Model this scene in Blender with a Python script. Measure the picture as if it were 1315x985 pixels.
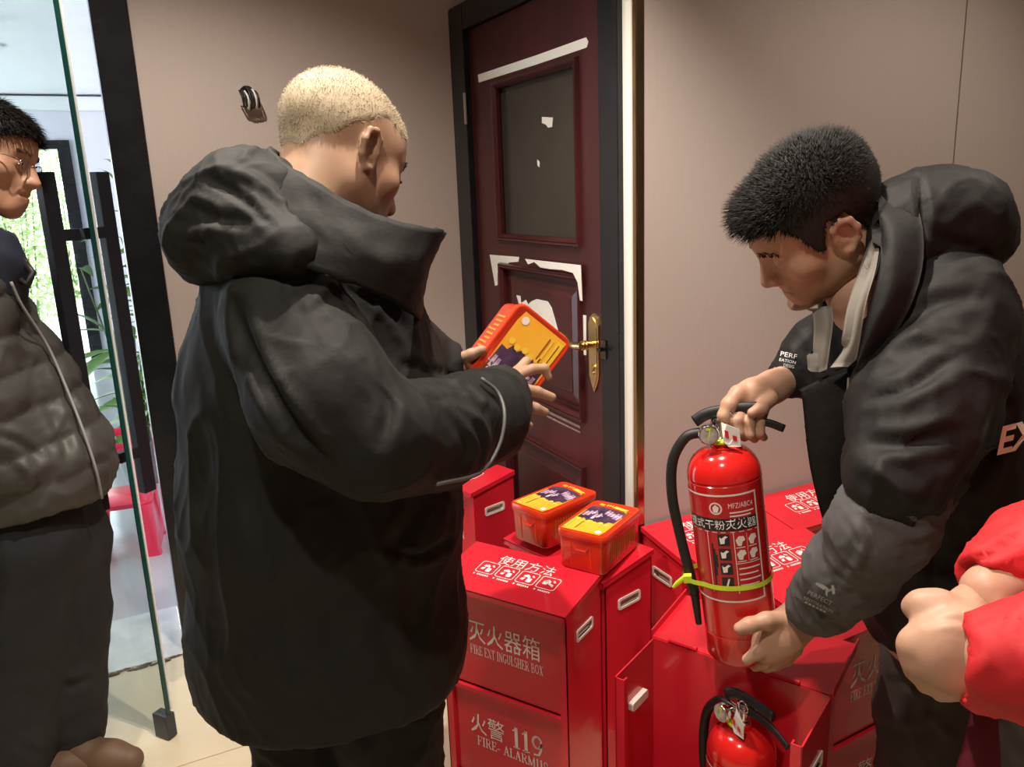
import bpy, bmesh, math, random
import numpy as np
from mathutils import Vector, Matrix, noise

for o in list(bpy.data.objects): bpy.data.objects.remove(o, do_unlink=True)
S = bpy.context.scene
COL = S.collection

# ------------------------------------------------------------------ camera
# World: +Y runs along the door wall (away, left in view), +X along the left/right walls, Z up.
IW, IH = 1315.0, 985.0
CX, CY, F, EYE = IW/2, IH/2, 1040.0, 1.5
_d = np.array([829-CX, 4800-CY, F]); _d /= np.linalg.norm(_d)          # straight down, in camera axes
_y0 = CY-((130-CX)*(829-CX)+F*F)/(4800-CY)
_yd = np.array([130-CX, _y0-CY, F]); _yd /= np.linalg.norm(_yd)         # door wall direction
_xd = np.cross(_yd, -_d)
RT = np.stack([_xd, _yd, -_d])                                          # camera axes (right,down,fwd) -> world
EYEP = np.array([0, 0, EYE])
def camv(px, py, d): return np.array([(px-CX)*d/F, (py-CY)*d/F, d])
def P(px, py, d): return Vector(EYEP+RT@camv(px, py, d))
def ray(px, py): return RT@np.array([px-CX, py-CY, F])
def onz(px, py, z): r = ray(px, py); return Vector(EYEP+r*(z-EYE)/r[2])
def onx(px, py, x): r = ray(px, py); return Vector(EYEP+r*x/r[0])
def ony(px, py, y): r = ray(px, py); return Vector(EYEP+r*y/r[1])
cd = bpy.data.cameras.new('camera'); cam = bpy.data.objects.new('camera', cd); COL.objects.link(cam)
cd.sensor_width = 36; cd.lens = F/IW*36; cd.clip_start = .03; cd.clip_end = 200
M = Matrix.Identity(4)
for i in range(3):
    M[i][0] = RT[i, 0]; M[i][1] = -RT[i, 1]; M[i][2] = -RT[i, 2]; M[i][3] = EYEP[i]
cam.matrix_world = M
S.camera = cam

# ------------------------------------------------------------------ sky, sun, lamps, exposure
S.view_settings.view_transform = 'Standard'; S.view_settings.look = 'None'
S.view_settings.gamma = 1; S.view_settings.use_curve_mapping = False
S.view_settings.exposure = 1.12
w = bpy.data.worlds.new('sky'); S.world = w; w.use_nodes = True
wn = w.node_tree.nodes; bg = wn['Background']
bg.inputs[0].default_value = (.80, .90, 1.0, 1); bg.inputs[1].default_value = 4.0
CEIL = 2.75
def spot(name, loc, aim, power, size, col=(1, .89, .77), blend=.6, rad=.03):
    l = bpy.data.lights.new(name, 'SPOT'); l.energy = power; l.color = col; l.spot_size = math.radians(size)
    l.spot_blend = blend; l.shadow_soft_size = rad
    o = bpy.data.objects.new(name, l); COL.objects.link(o); o.location = loc
    o.rotation_euler = (Vector(aim)-Vector(loc)).to_track_quat('-Z', 'Y').to_euler()
    return o
# ceiling downlights above the frame: the wire's shadow, the lit lids and the lit crown of the head show them overhead
LAMPS = [((.02, 1.72, 2.72), (.16, 1.90, 0), 52, 120), ((.60, 1.08, 2.72), (.72, 1.26, 0), 76, 92),
         ((2.1, .70, 2.72), (2.0, .85, 0), 24, 120), ((-.15, .25, 2.72), (0, .40, 0), 40, 120)]
for i, (a, b, pw, sz) in enumerate(LAMPS): spot('ceiling_downlight_offscreen', a, b, pw, sz)
# ------------------------------------------------------------------ helpers
def tag(o, label=None, cat=None, group=None, kind=None):
    if label: o['label'] = label
    if cat: o['category'] = cat
    if group: o['group'] = group
    if kind: o['kind'] = kind
    return o
def empty(name, loc=(0, 0, 0), rz=0, label=None, cat=None, group=None, kind=None):
    o = bpy.data.objects.new(name, None); COL.objects.link(o); o.location = loc; o.rotation_euler = (0, 0, rz)
    o.empty_display_size = .05
    return tag(o, label, cat, group, kind)
def link(name, me, mat, parent=None, smooth=False):
    o = bpy.data.objects.new(name, me); COL.objects.link(o)
    if mat is not None:
        me.materials.clear()
        for m in (mat if isinstance(mat, (list, tuple)) else [mat]): me.materials.append(m)
    if parent is not None: o.parent = parent
    if smooth: me.shade_smooth()
    return o
def bmo(name, bm, mat, parent=None, smooth=False, angle=None):
    me = bpy.data.meshes.new(name); bmesh.ops.recalc_face_normals(bm, faces=bm.faces[:]); bm.to_mesh(me); bm.free()
    o = link(name, me, mat, parent, smooth or angle is not None)
    if angle is not None: me.set_sharp_from_angle(angle=math.radians(angle))
    return o
def box(bm, x0, x1, y0, y1, z0, z1, bev=0, mi=0):
    r = bmesh.ops.create_cube(bm, size=1)
    vs = r['verts']
    for v in vs:
        v.co = Vector((x0+(v.co.x+.5)*(x1-x0), y0+(v.co.y+.5)*(y1-y0), z0+(v.co.z+.5)*(z1-z0)))
    fs = list({f for v in vs for f in v.link_faces})
    for f in fs: f.material_index = mi
    if bev:
        es = list({e for v in vs for e in v.link_edges})
        bmesh.ops.bevel(bm, geom=es, offset=bev, segments=2, affect='EDGES', profile=.5)
def boxo(name, a, b, mat, parent=None, bev=0):
    bm = bmesh.new(); box(bm, min(a[0], b[0]), max(a[0], b[0]), min(a[1], b[1]), max(a[1], b[1]), min(a[2], b[2]), max(a[2], b[2]), bev)
    return bmo(name, bm, mat, parent)
def poly(bm, pts, mi=0):
    f = bm.faces.new([bm.verts.new(p) for p in pts]); f.material_index = mi; return f
def slab(bm, pts, n, t, mi=0):
    """closed prism from a planar outline"""
    n = Vector(n); a = [bm.verts.new(p) for p in pts]; b = [bm.verts.new(Vector(p)+n*t) for p in pts]
    k = len(pts)
    fs = [bm.faces.new(a[::-1]), bm.faces.new(b)]+[bm.faces.new((a[i], a[(i+1) % k], b[(i+1) % k], b[i])) for i in range(k)]
    for f in fs: f.material_index = mi
def tube(bm, pts, r, seg=8, cap=True, flat=None, mi=0):
    """tube along points; r float or list"""
    pts = [Vector(p) for p in pts]; n = len(pts); rs = r if isinstance(r, (list, tuple)) else [r]*n
    up = None; rings = []
    for i, p in enumerate(pts):
        t = (pts[min(i+1, n-1)]-pts[max(i-1, 0)]).normalized()
        if up is None:
            up = Vector((0, 0, 1)) if abs(t.z) < .9 else Vector((1, 0, 0))
        u = (up-t*up.dot(t)).normalized(); up = u; v = t.cross(u)
        rings.append([bm.verts.new(p+(u*math.cos(2*math.pi*k/seg)+v*math.sin(2*math.pi*k/seg)*(flat or 1))*rs[i]) for k in range(seg)])
    for a, b in zip(rings, rings[1:]):
        for k in range(seg):
            f = bm.faces.new((a[k], a[(k+1) % seg], b[(k+1) % seg], b[k])); f.material_index = mi
    if cap:
        bm.faces.new(rings[0][::-1]).material_index = mi; bm.faces.new(rings[-1]).material_index = mi
def lathe(bm, prof, seg=32, o=(0, 0, 0)):
    o = Vector(o); rings = []
    for r, z in prof:
        rings.append([bm.verts.new(o+Vector((max(r, 1e-5)*math.cos(2*math.pi*k/seg), max(r, 1e-5)*math.sin(2*math.pi*k/seg), z))) for k in range(seg)])
    for a, b in zip(rings, rings[1:]):
        for k in range(seg): bm.faces.new((a[k], a[(k+1) % seg], b[(k+1) % seg], b[k]))
def spline(pts, n=8):
    pts = [Vector(p) for p in pts]; out = []
    q = [pts[0]*2-pts[1]]+pts+[pts[-1]*2-pts[-2]]
    for i in range(1, len(q)-2):
        a, b, c, d = q[i-1], q[i], q[i+1], q[i+2]
        for k in range(n):
            t = k/n
            out.append(.5*((2*b)+(c-a)*t+(2*a-5*b+4*c-d)*t*t+(3*b-a-3*c+d)*t**3))
    out.append(pts[-1]); return out
def rrect(w_, h_, r, n=4, cx=0, cy=0):
    pts = []
    for sx, sy, a0 in ((1, 1, 0), (-1, 1, 90), (-1, -1, 180), (1, -1, 270)):
        for k in range(n+1):
            a = math.radians(a0+90*k/n)
            pts.append((cx+sx*(w_/2-r)+r*math.cos(a), cy+sy*(h_/2-r)+r*math.sin(a)))
    return pts
def frame2d(bm, outer, inner, z=0, mi=0, fn=None):
    g = fn or (lambda p: Vector((p[0], p[1], z)))
    a = [bm.verts.new(g(p)) for p in outer]; b = [bm.verts.new(g(p)) for p in inner]; k = len(a)
    for i in range(k):
        f = bm.faces.new((a[i], a[(i+1) % k], b[(i+1) % k], b[i])); f.material_index = mi
_tc = {}
def textmesh(s, size=1.0, bold=0.0, sx=1.0):
    """flat text as (verts, faces), centred on its own box, in the xy plane"""
    key = (s, size, bold, sx)
    if key not in _tc:
        c = bpy.data.curves.new('t', 'FONT'); c.body = s; c.size = size; c.align_x = 'CENTER'; c.offset = bold
        c.resolution_u = 2
        o = bpy.data.objects.new('t', c); COL.objects.link(o)
        dg = bpy.context.evaluated_depsgraph_get(); dg.update()
        me = o.evaluated_get(dg).to_mesh()
        vs = [tuple(v.co) for v in me.vertices]; fs = [tuple(p.vertices) for p in me.polygons]
        o.evaluated_get(dg).to_mesh_clear()
        bpy.data.objects.remove(o); bpy.data.curves.remove(c)
        if vs:
            xs = [v[0] for v in vs]; ys = [v[1] for v in vs]; mx, my = (min(xs)+max(xs))/2, (min(ys)+max(ys))/2
            vs = [((v[0]-mx)*sx, v[1]-my) for v in vs]
        _tc[key] = (vs, fs)
    return _tc[key]
def addtext(bm, s, size, fn, cx=0, cy=0, bold=0.0, sx=1.0, mi=0, width=None, height=None):
    vs, fs = textmesh(s, size, bold, 1.0)
    kx = sx; ky = 1
    if width: kx = width/max(1e-6, max(v[0] for v in vs)-min(v[0] for v in vs))
    if height: ky = height/max(1e-6, max(v[1] for v in vs)-min(v[1] for v in vs))
    bv = [bm.verts.new(fn((v[0]*kx+cx, v[1]*ky+cy))) for v in vs]
    for f in fs:
        try: bm.faces.new([bv[i] for i in f]).material_index = mi
        except ValueError: pass
def copy_tree(o, parent=None):
    c = o.copy(); COL.objects.link(c); c.parent = parent
    for ch in list(o.children): copy_tree(ch, c)
    return c

# ------------------------------------------------------------------ materials
MATS = {}
def mat(name, col, rough=.5, metal=0, spec=.5, bump=None, bscale=40, bdist=.002, var=0, vscale=6, col2=None, coat=0, emit=None, trans=0, ior=1.45, alpha=1, stretch=None, sheen=0, detail=4):
    m = bpy.data.materials.new(name); m.use_nodes = True; nt = m.node_tree; b = nt.nodes['Principled BSDF']
    b.inputs['Base Color'].default_value = (*col, 1); b.inputs['Roughness'].default_value = rough
    b.inputs['Metallic'].default_value = metal; b.inputs['Specular IOR Level'].default_value = spec
    b.inputs['Coat Weight'].default_value = coat; b.inputs['Transmission Weight'].default_value = trans
    b.inputs['IOR'].default_value = ior; b.inputs['Alpha'].default_value = alpha
    b.inputs['Sheen Weight'].default_value = sheen
    if emit: b.inputs['Emission Color'].default_value = (*emit[:3], 1); b.inputs['Emission Strength'].default_value = emit[3]
    def coords(sc):
        tc = nt.nodes.new('ShaderNodeTexCoord'); mp = nt.nodes.new('ShaderNodeMapping')
        mp.inputs['Scale'].default_value = stretch or (1, 1, 1)
        nt.links.new(tc.outputs['Object'], mp.inputs[0])
        n = nt.nodes.new('ShaderNodeTexNoise'); n.inputs['Scale'].default_value = sc; n.inputs['Detail'].default_value = detail
        nt.links.new(mp.outputs[0], n.inputs['Vector']); return n
    if var or col2:
        n = coords(vscale); r = nt.nodes.new('ShaderNodeValToRGB')
        c2 = col2 or tuple(max(0, c*(1-var)) for c in col)
        r.color_ramp.elements[0].position = .35; r.color_ramp.elements[1].position = .65
        r.color_ramp.elements[0].color = (*c2, 1); r.color_ramp.elements[1].color = (*col, 1)
        nt.links.new(n.outputs[0], r.inputs[0]); nt.links.new(r.outputs[0], b.inputs['Base Color'])
    if bump:
        n = coords(bscale); bp = nt.nodes.new('ShaderNodeBump'); bp.inputs['Strength'].default_value = bump; bp.inputs['Distance'].default_value = bdist
        nt.links.new(n.outputs[0], bp.inputs['Height']); nt.links.new(bp.outputs[0], b.inputs['Normal'])
    MATS[name] = m; return m
WALL = mat('wall_cloth', (.47, .40, .365), .75, bump=.14, bscale=60, bdist=.002, var=.025, vscale=30, stretch=(6, 6, .35))
WHITE = mat('white_paint', (.80, .80, .80), .6, var=.04, vscale=3)
LOBW = mat('lobby_wall', (.70, .68, .74), .7, var=.03)
BLACKF = mat('black_frame', (.012, .013, .016), .22, bump=.1, bscale=8, var=.3, vscale=12)
BLACKG = mat('black_handle', (.012, .013, .018), .35)
WOOD = mat('mahogany', (.058, .012, .013), .30, bump=.25, bscale=18, bdist=.0015, var=.35, vscale=10, stretch=(1, 1, .12))
BRASS = mat('brass', (.62, .46, .22), .28, metal=1, bump=.5, bscale=90, bdist=.002)
STEEL = mat('steel', (.55, .55, .55), .3, metal=1)
GOLD = mat('gold_trim', (.50, .38, .22), .15, metal=1)
CREAM = mat('cream_strip', (.78, .75, .68), .5)
PAPER = mat('torn_paper', (.74, .71, .66), .8, var=.1, vscale=20)
RESID = mat('glue_residue', (.35, .22, .2), .6, var=.4, vscale=60)
RED = mat('red_enamel', (.70, .018, .036), .22, spec=.5, bump=.03, bscale=6, coat=.25, var=.06, vscale=4)
REDC = mat('red_cylinder', (.60, .014, .012), .16, coat=.6)
PRINT = mat('white_print', (.86, .80, .78), .5)
PRINTF = mat('silver_print', (.92, .82, .80), .5)
SLOT = mat('slot_rim', (.80, .74, .66), .35)
RUB = mat('black_rubber', (.015, .014, .014), .5, bump=.1, bscale=80)
CHROME = mat('chrome', (.75, .75, .75), .12, metal=1)
LIME = mat('lime_tie', (.62, .78, .03), .4)
FLOORM = mat('floor_tile', (.66, .57, .40), .35, var=.10, vscale=5, bump=.05, bscale=30)
GROUT = mat('grout', (.42, .38, .30), .8)
LOBF = mat('lobby_tile', (.46, .46, .48), .12, var=.15, vscale=2)
SILL = mat('threshold_stone', (.68, .68, .68), .35, var=.2, vscale=10)

# ------------------------------------------------------------------ the setting
DX, YL, YR = 1.163, 2.742, 1.668
def struct(o): o['kind'] = 'structure'; return o
fl = struct(boxo('floor', (-2.6, -1.6, -.10), (3.6, YL+.02, -.004), GROUT))
tm = None
ang = math.radians(0)
T = .60
for ix in range(-5, 6):
    for iy in range(-3, 6):
        x0, y0 = ix*T+.32, iy*T-.26
        x1, y1 = min(x0+T-.004, 3.6), min(y0+T-.004, YL)
        x0c, y0c = max(x0, -2.6), max(y0, -1.6)
        if x1-x0c < .05 or y1-y0c < .05: continue
        if abs(x1-x0c-T+.004) < 1e-4 and abs(y1-y0c-T+.004) < 1e-4:
            if tm is None:
                bm = bmesh.new(); box(bm, 0, T-.004, 0, T-.004, -.012, 0, .0012); tm = bpy.data.meshes.new('tile'); bm.to_mesh(tm); bm.free(); tm.materials.append(FLOORM)
            o = bpy.data.objects.new('tile', tm); COL.objects.link(o); o.location = (x0c, y0c, 0); o.parent = fl
        else: boxo('tile', (x0c, y0c, -.012), (x1, y1, 0), FLOORM, fl)
struct(boxo('ceiling', (-2.6, -1.6, CEIL), (3.6, YL+.14, CEIL+.1), WHITE))
# left wall (facing the camera, with the glass doorway at its left), door wall, right wall
HC = ony(318, 126, YL)+Vector((0, 0, .015)); HR = .0228; bm = bmesh.new()
for x0, x1, z0, z1 in ((.145, HC.x-HR, 0, CEIL), (HC.x+HR, DX+.10, 0, CEIL), (HC.x-HR, HC.x+HR, 0, HC.z-HR), (HC.x-HR, HC.x+HR, HC.z+HR, CEIL)): box(bm, x0, x1, YL, YL+.14, z0, z1)
wl = struct(bmo('wall_left', bm, WALL))
boxo('wall_head', (-2.6, YL, 2.32), (.145, YL+.14, CEIL), WALL, wl)
boxo('wall_pier', (-2.6, YL, 0), (-1.30, YL+.14, 2.32), WALL, wl)
wd = struct(boxo('wall_back', (DX, YR+.045, 2.092), (DX+.12, YL, CEIL), WALL))
wr = struct(boxo('wall_right', (DX+.03, YR+.012, 0), (3.6, YR+.13, CEIL), WALL))
for a, b in ((DX+.012, 2.306), (2.312, 3.6)): boxo('panel', (a, YR, 0), (b, YR+.012, CEIL), WALL, wr, .0015)
struct(boxo('wall_side', (3.6, -1.6, 0), (3.7, YR+.13, CEIL), WALL))
struct(boxo('wall_rear', (-2.6, -1.7, 0), (3.6, -1.6, CEIL), WALL))
struct(boxo('wall_far_left', (-2.7, -1.6, 0), (-2.6, YL+.14, CEIL), WALL))
# trims at the outer corner
struct(boxo('trim_1', (DX-.006, 1.682, 0), (DX+.02, 1.717, CEIL), CREAM))
bm = bmesh.new(); box(bm, DX-.004, DX+.02, YR-.004, 1.682, 0, CEIL, .003)
struct(bmo('trim_2', bm, GOLD))
# glass doorway post and head
po = struct(boxo('trim_3', (.045, YL-.02, 0), (.145, YL+.16, 2.32), BLACKF, None, .003))
struct(boxo('trim_4', (-1.30, YL-.02, 2.24), (.045, YL+.16, 2.32), BLACKF, None, .003))
struct(boxo('trim_5', (-1.30, YL-.02, 0), (-1.22, YL+.16, 2.24), BLACKF, None, .003))
# threshold: rough joint, stone strip
struct(boxo('threshold', (-1.22, YL-.01, -.03), (.045, YL+.36, .004), SILL))
bm = bmesh.new(); rnd = random.Random(4)
for k in range(70):
    x = -1.1+1.14*k/70; y = YL-.016+rnd.uniform(-.012, .006); s_ = rnd.uniform(.006, .016)
    bmesh.ops.create_icosphere(bm, subdivisions=1, radius=s_, matrix=Matrix.Translation((x, y, .001))@Matrix.Diagonal((1.6, .8, .4, 1)))
jt = bmo('broken_grout', bm, mat('dirt', (.16, .12, .09), .9, var=.4, vscale=40)); tag(jt, kind='structure')

# lobby behind the glass
LY = 9.0
struct(boxo('floor_lobby', (-4.2, YL+.36, -.08), (2.4, LY, 0), LOBF))
LC = 2.5
struct(boxo('ceiling_lobby', (-4.2, YL+.14, LC), (2.4, LY+.2, LC+.1), WHITE))
lb = struct(boxo('wall_lobby', (-.19, LY, 0), (2.4, LY+.15, LC), LOBW))
boxo('wall_above_door', (-2.2, LY, 2.10), (-.19, LY+.15, LC), LOBW, lb)
boxo('wall_pier', (-4.2, LY, 0), (-2.2, LY+.15, LC), LOBW, lb)
boxo('cornice', (-4.2, LY-.14, LC-.14), (2.4, LY, LC-.02), WHITE, lb, .01)
struct(boxo('wall_lobby_front', (DX+.10, YL, 0), (2.5, YL+.14, LC), LOBW))
struct(boxo('wall_lobby_corner', (-4.2, YL, 0), (-2.7, YL+.14, LC), LOBW))
struct(boxo('wall_lobby_side', (2.4, YL+.14, 0), (2.5, LY, LC), LOBW))
struct(boxo('trim_6', (-.30, LY-.04, 0), (-.19, LY+.17, 2.10), BLACKF))
struct(boxo('trim_7', (-2.2, LY-.04, 2.02), (-.30, LY+.17, 2.10), BLACKF))
struct(boxo('trim_8', (-2.2, LY-.04, 0), (-2.1, LY+.17, 2.02), BLACKF))
struct(boxo('trim_9', (-.50, LY-.02, 0), (-.46, LY+.1, 2.02), mat('pale_frame', (.6, .62, .62), .4)))

# ------------------------------------------------------------------ wooden door
dr = empty('door_1', (DX, 2.215, 0), 0); tag(dr, kind='structure')
def dpart(name, bm, m, parent=dr, **k):
    for v in bm.verts: v.co -= Vector((DX, 2.215, 0))
    if parent is not dr: pass
    return bmo(name, bm, m, parent, **k)
def dbox(name, y0, y1, z0, z1, x0, x1, m, parent=dr, bev=.002):
    bm = bmesh.new(); box(bm, DX+x0, DX+x1, y0, y1, z0, z1, bev); return dpart(name, bm, m, parent)
dbox('frame_post', 2.628, YL, 0, 2.09, -.022, .10, BLACKF)
dbox('frame_post', 1.717, 1.803, 0, 2.09, -.022, .10, BLACKF)
dbox('frame_head', 1.717, YL, 2.012, 2.095, -.020, .10, BLACKF)
bm = bmesh.new()
for a in ((2.44, 2.625, .004, 2.009), (1.806, 1.935, .004, 2.009), (1.935, 2.44, 1.815, 2.009), (1.935, 2.44, 1.25, 1.345), (1.935, 2.44, .69, .845), (1.935, 2.44, .004, .22)):
    box(bm, DX-.002, DX+.042, *a)
bmesh.ops.remove_doubles(bm, verts=bm.verts[:], dist=1e-5)
dpart('leaf', bm, WOOD)
def molding(y0, y1, z0, z1, w1=.022, h=.012):
    """bevelled rectangular moulding standing proud of the door face"""
    bm = bmesh.new(); prof = [(0, 0), (.004, -h), (.010, -h*.7), (.014, -h), (w1, -h*.1), (w1, .012)]
    rings = []
    for o_, x in prof:
        rings.append([bm.verts.new((DX-.002+x, *p)) for p in ((y0+o_-.012, z0+o_-.012), (y1-o_+.012, z0+o_-.012), (y1-o_+.012, z1-o_+.012), (y0+o_-.012, z1-o_+.012))])
    for a, b in zip(rings, rings[1:]):
        for k in range(4): bm.faces.new((a[k], a[(k+1) % 4], b[(k+1) % 4], b[k]))
    dpart('moulding', bm, WOOD)
molding(1.935, 2.44, 1.345, 1.815); molding(1.935, 2.44, .845, 1.25); molding(1.935, 2.44, .22, .69)
for z0, z1 in ((.845, 1.25), (.22, .69)):
    bm = bmesh.new(); rings = []
    for o_, x in ((0, .012), (.02, .012), (.06, .002), (.062, 0.0)):
        rings.append([bm.verts.new((DX+x, *p)) for p in ((1.935+o_, z0+o_), (2.44-o_, z0+o_), (2.44-o_, z1-o_), (1.935+o_, z1-o_))])
    for a, b in zip(rings, rings[1:]):
        for k in range(4): bm.faces.new((a[k], a[(k+1) % 4], b[(k+1) % 4], b[k]))
    bm.faces.new(rings[-1]); dpart('raised_panel', bm, WOOD)
pane = dbox('pane', 1.935, 2.44, 1.345, 1.815, .014, .020, mat('opaque_dark_pane', (.040, .036, .028), .18, var=.25, vscale=3), bev=0)  # opaque pane; the darkness of the room behind is put into its colour
def flatpiece(name, pts, m, x, t=.0012, parent=dr):
    bm = bmesh.new(); slab(bm, [(DX+x, y, z) for y, z in pts], (-1, 0, 0), t); return dpart(name, bm, m, parent)
def px2d(pts): return [tuple(onx(a, b, DX)[1:]) for a, b in pts]
flatpiece('paper_scrap', px2d([(691, 150), (705, 151), (704, 163), (699, 164), (696, 160), (691, 158)]), PAPER, .0135)
flatpiece('paper_scrap', px2d([(685, 205), (688, 208), (688, 215), (685.5, 213)]), PAPER, .0135)
flatpiece('tape_strip', px2d([(615, 96), (690, 71), (754, 48), (757, 54), (755, 61), (690, 83), (616, 106)]), CREAM, -.0025)
flatpiece('torn_paper', px2d([(630, 327), (668, 330), (667, 336), (655, 337), (647, 344), (640, 351), (640, 366), (637, 367), (634, 350)]), PAPER, -.0025)
flatpiece('torn_paper', px2d([(680, 332), (716, 336), (752, 340), (754, 386), (751, 385), (748, 362), (742, 350), (728, 346), (712, 345), (700, 343), (692, 336), (684, 339)]), PAPER, -.0148)
flatpiece('torn_paper', px2d([(748, 404), (754, 405), (754, 456), (747, 455), (749, 440), (747, 428)]), PAPER, -.0025)
flatpiece('torn_paper', px2d([(664, 379), (669, 380), (670, 389), (676, 385), (679, 391), (683, 387), (690, 384), (704, 387), (709, 395), (714, 412), (718, 427), (706, 421), (690, 407), (676, 396), (668, 393)]), PAPER, -.0015)
flatpiece('glue_mark', px2d([(700, 524), (746, 547), (746, 550), (700, 528)]), RESID, -.0025)
flatpiece('glue_mark', px2d([(702, 532), (746, 554), (746, 556), (703, 535)]), RESID, -.0025)
for z0 in (.30, 1.715):
    bm = bmesh.new(); tube(bm, [(DX-.024, 2.627, z0), (DX-.024, 2.627, z0+.1)], .006, 8)
    for k in range(3): tube(bm, [(DX-.024, 2.627, z0+.02+.03*k), (DX-.024, 2.627, z0+.022+.03*k)], .0068, 8)
    dpart('hinge', bm, STEEL)
# brass lock plate with lever
bm = bmesh.new(); yc = 1.866
out = [(yc-.025, 1.13), (yc-.024, .985), (yc-.015, .962), (yc, .938), (yc+.015, .962), (yc+.024, .985), (yc+.025, 1.13), (yc+.017, 1.148), (yc, 1.16), (yc-.017, 1.148)]
slab(bm, [(DX-.002, y, z) for y, z in out], (-1, 0, 0), .005)
inn = [(yc+(y-yc)*.72, 1.05+(z-1.05)*.9) for y, z in out]; slab(bm, [(DX-.006, y, z) for y, z in inn], (-1, 0, 0), .003)
lp = dpart('lock_plate', bm, BRASS)
bm = bmesh.new()
tube(bm, [(DX-.008, yc, 1.075), (DX-.05, yc, 1.075)], .010, 12)
tube(bm, spline([(DX-.048, yc-.004, 1.075), (DX-.055, yc+.03, 1.073), (DX-.05, yc+.065, 1.082), (DX-.046, yc+.10, 1.093), (DX-.05, yc+.125, 1.083)], 5), [.010]*6+[.0085]*8+[.0065]*7, 10)
for k in range(2): tube(bm, [(DX-.03-.01*k, yc, 1.075), (DX-.034-.01*k, yc, 1.075)], .0135, 12)
dpart('lever', bm, BRASS, angle=40, smooth=True)
bm = bmesh.new(); tube(bm, [(DX-.006, yc, 1.01), (DX-.016, yc, 1.01)], .009, 14); tube(bm, [(DX-.006, yc, .995), (DX-.012, yc, .995)], .005, 10)
dpart('keyhole', bm, BRASS)
bm = bmesh.new(); tube(bm, [(DX-.02, 1.790, 1.075), (DX-.045, 1.780, 1.078)], .006, 10); box(bm, DX-.026, DX-.02, 1.775, 1.80, 1.05, 1.10)
dpart('strike_plate', bm, mat('dark_bronze', (.10, .08, .06), .35, metal=1))
struct(boxo('wall_behind_door', (DX+.11, 1.70, 0), (DX+.12, YL, 2.1), WALL))

# ------------------------------------------------------------------ open glass door
GE = Vector((-.028, 2.275, 0)); GD = Vector((-.62, .785, 0)).normalized(); GN = Vector((GD.y, -GD.x, 0))
gdm = Matrix(((GD.x, GN.x, 0, GE.x), (GD.y, GN.y, 0, GE.y), (0, 0, 1, 0), (0, 0, 0, 1)))
gd = empty('door_2'); gd.matrix_world = gdm; tag(gd, kind='structure')
GL = bpy.data.materials.new('clear_glass'); GL.use_nodes = True
nt = GL.node_tree; nt.nodes.clear()
o_ = nt.nodes.new('ShaderNodeOutputMaterial'); mx = nt.nodes.new('ShaderNodeMixShader'); tr = nt.nodes.new('ShaderNodeBsdfTransparent'); gg = nt.nodes.new('ShaderNodeBsdfGlossy'); fr = nt.nodes.new('ShaderNodeFresnel')
tr.inputs[0].default_value = (.86, .90, .88, 1); gg.inputs['Roughness'].default_value = .02; fr.inputs[0].default_value = 1.35
gm = nt.nodes.new('ShaderNodeNewGeometry'); ma = nt.nodes.new('ShaderNodeMath'); ma.operation = 'MULTIPLY_ADD'
ma.inputs[1].default_value = 1/1.30-1.30; ma.inputs[2].default_value = 1.30; nt.links.new(gm.outputs['Backfacing'], ma.inputs[0]); nt.links.new(ma.outputs[0], fr.inputs[0])
nt.links.new(fr.outputs[0], mx.inputs[0]); nt.links.new(tr.outputs[0], mx.inputs[1]); nt.links.new(gg.outputs[0], mx.inputs[2]); nt.links.new(mx.outputs[0], o_.inputs[0])
boxo('pane', (.004, -.0055, .012), (.86, .0055, 2.22), GL, gd)
boxo('glass_edge', (0, -.006, .075), (.004, .006, 2.22), mat('green_glass_edge', (.008, .050, .043), .15), gd)
boxo('seal_strip', (-.003, .007, .09), (.014, .0115, 2.22), mat('seal', (.72, .75, .74), .3), gd)
boxo('patch_fitting', (-.004, -.016, .004), (.05, .016, .078), mat('dark_fitting', (.05, .055, .06), .35, metal=.4), gd, .002)
for s_ in (-1, 1):
    hb = empty('pull_handle', (0, 0, 0)); hb.parent = gd
    ho = .068 if s_ < 0 else .082
    boxo('grip', (.035, s_*ho-.019, .72), (.062, s_*ho+.019, 1.58), BLACKG, hb, .002)
    for z in (.84, 1.43): boxo('standoff', (.038, s_*.006, z-.014), (.058, s_*(ho-.014), z+.014), BLACKG, hb, .001)

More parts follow.
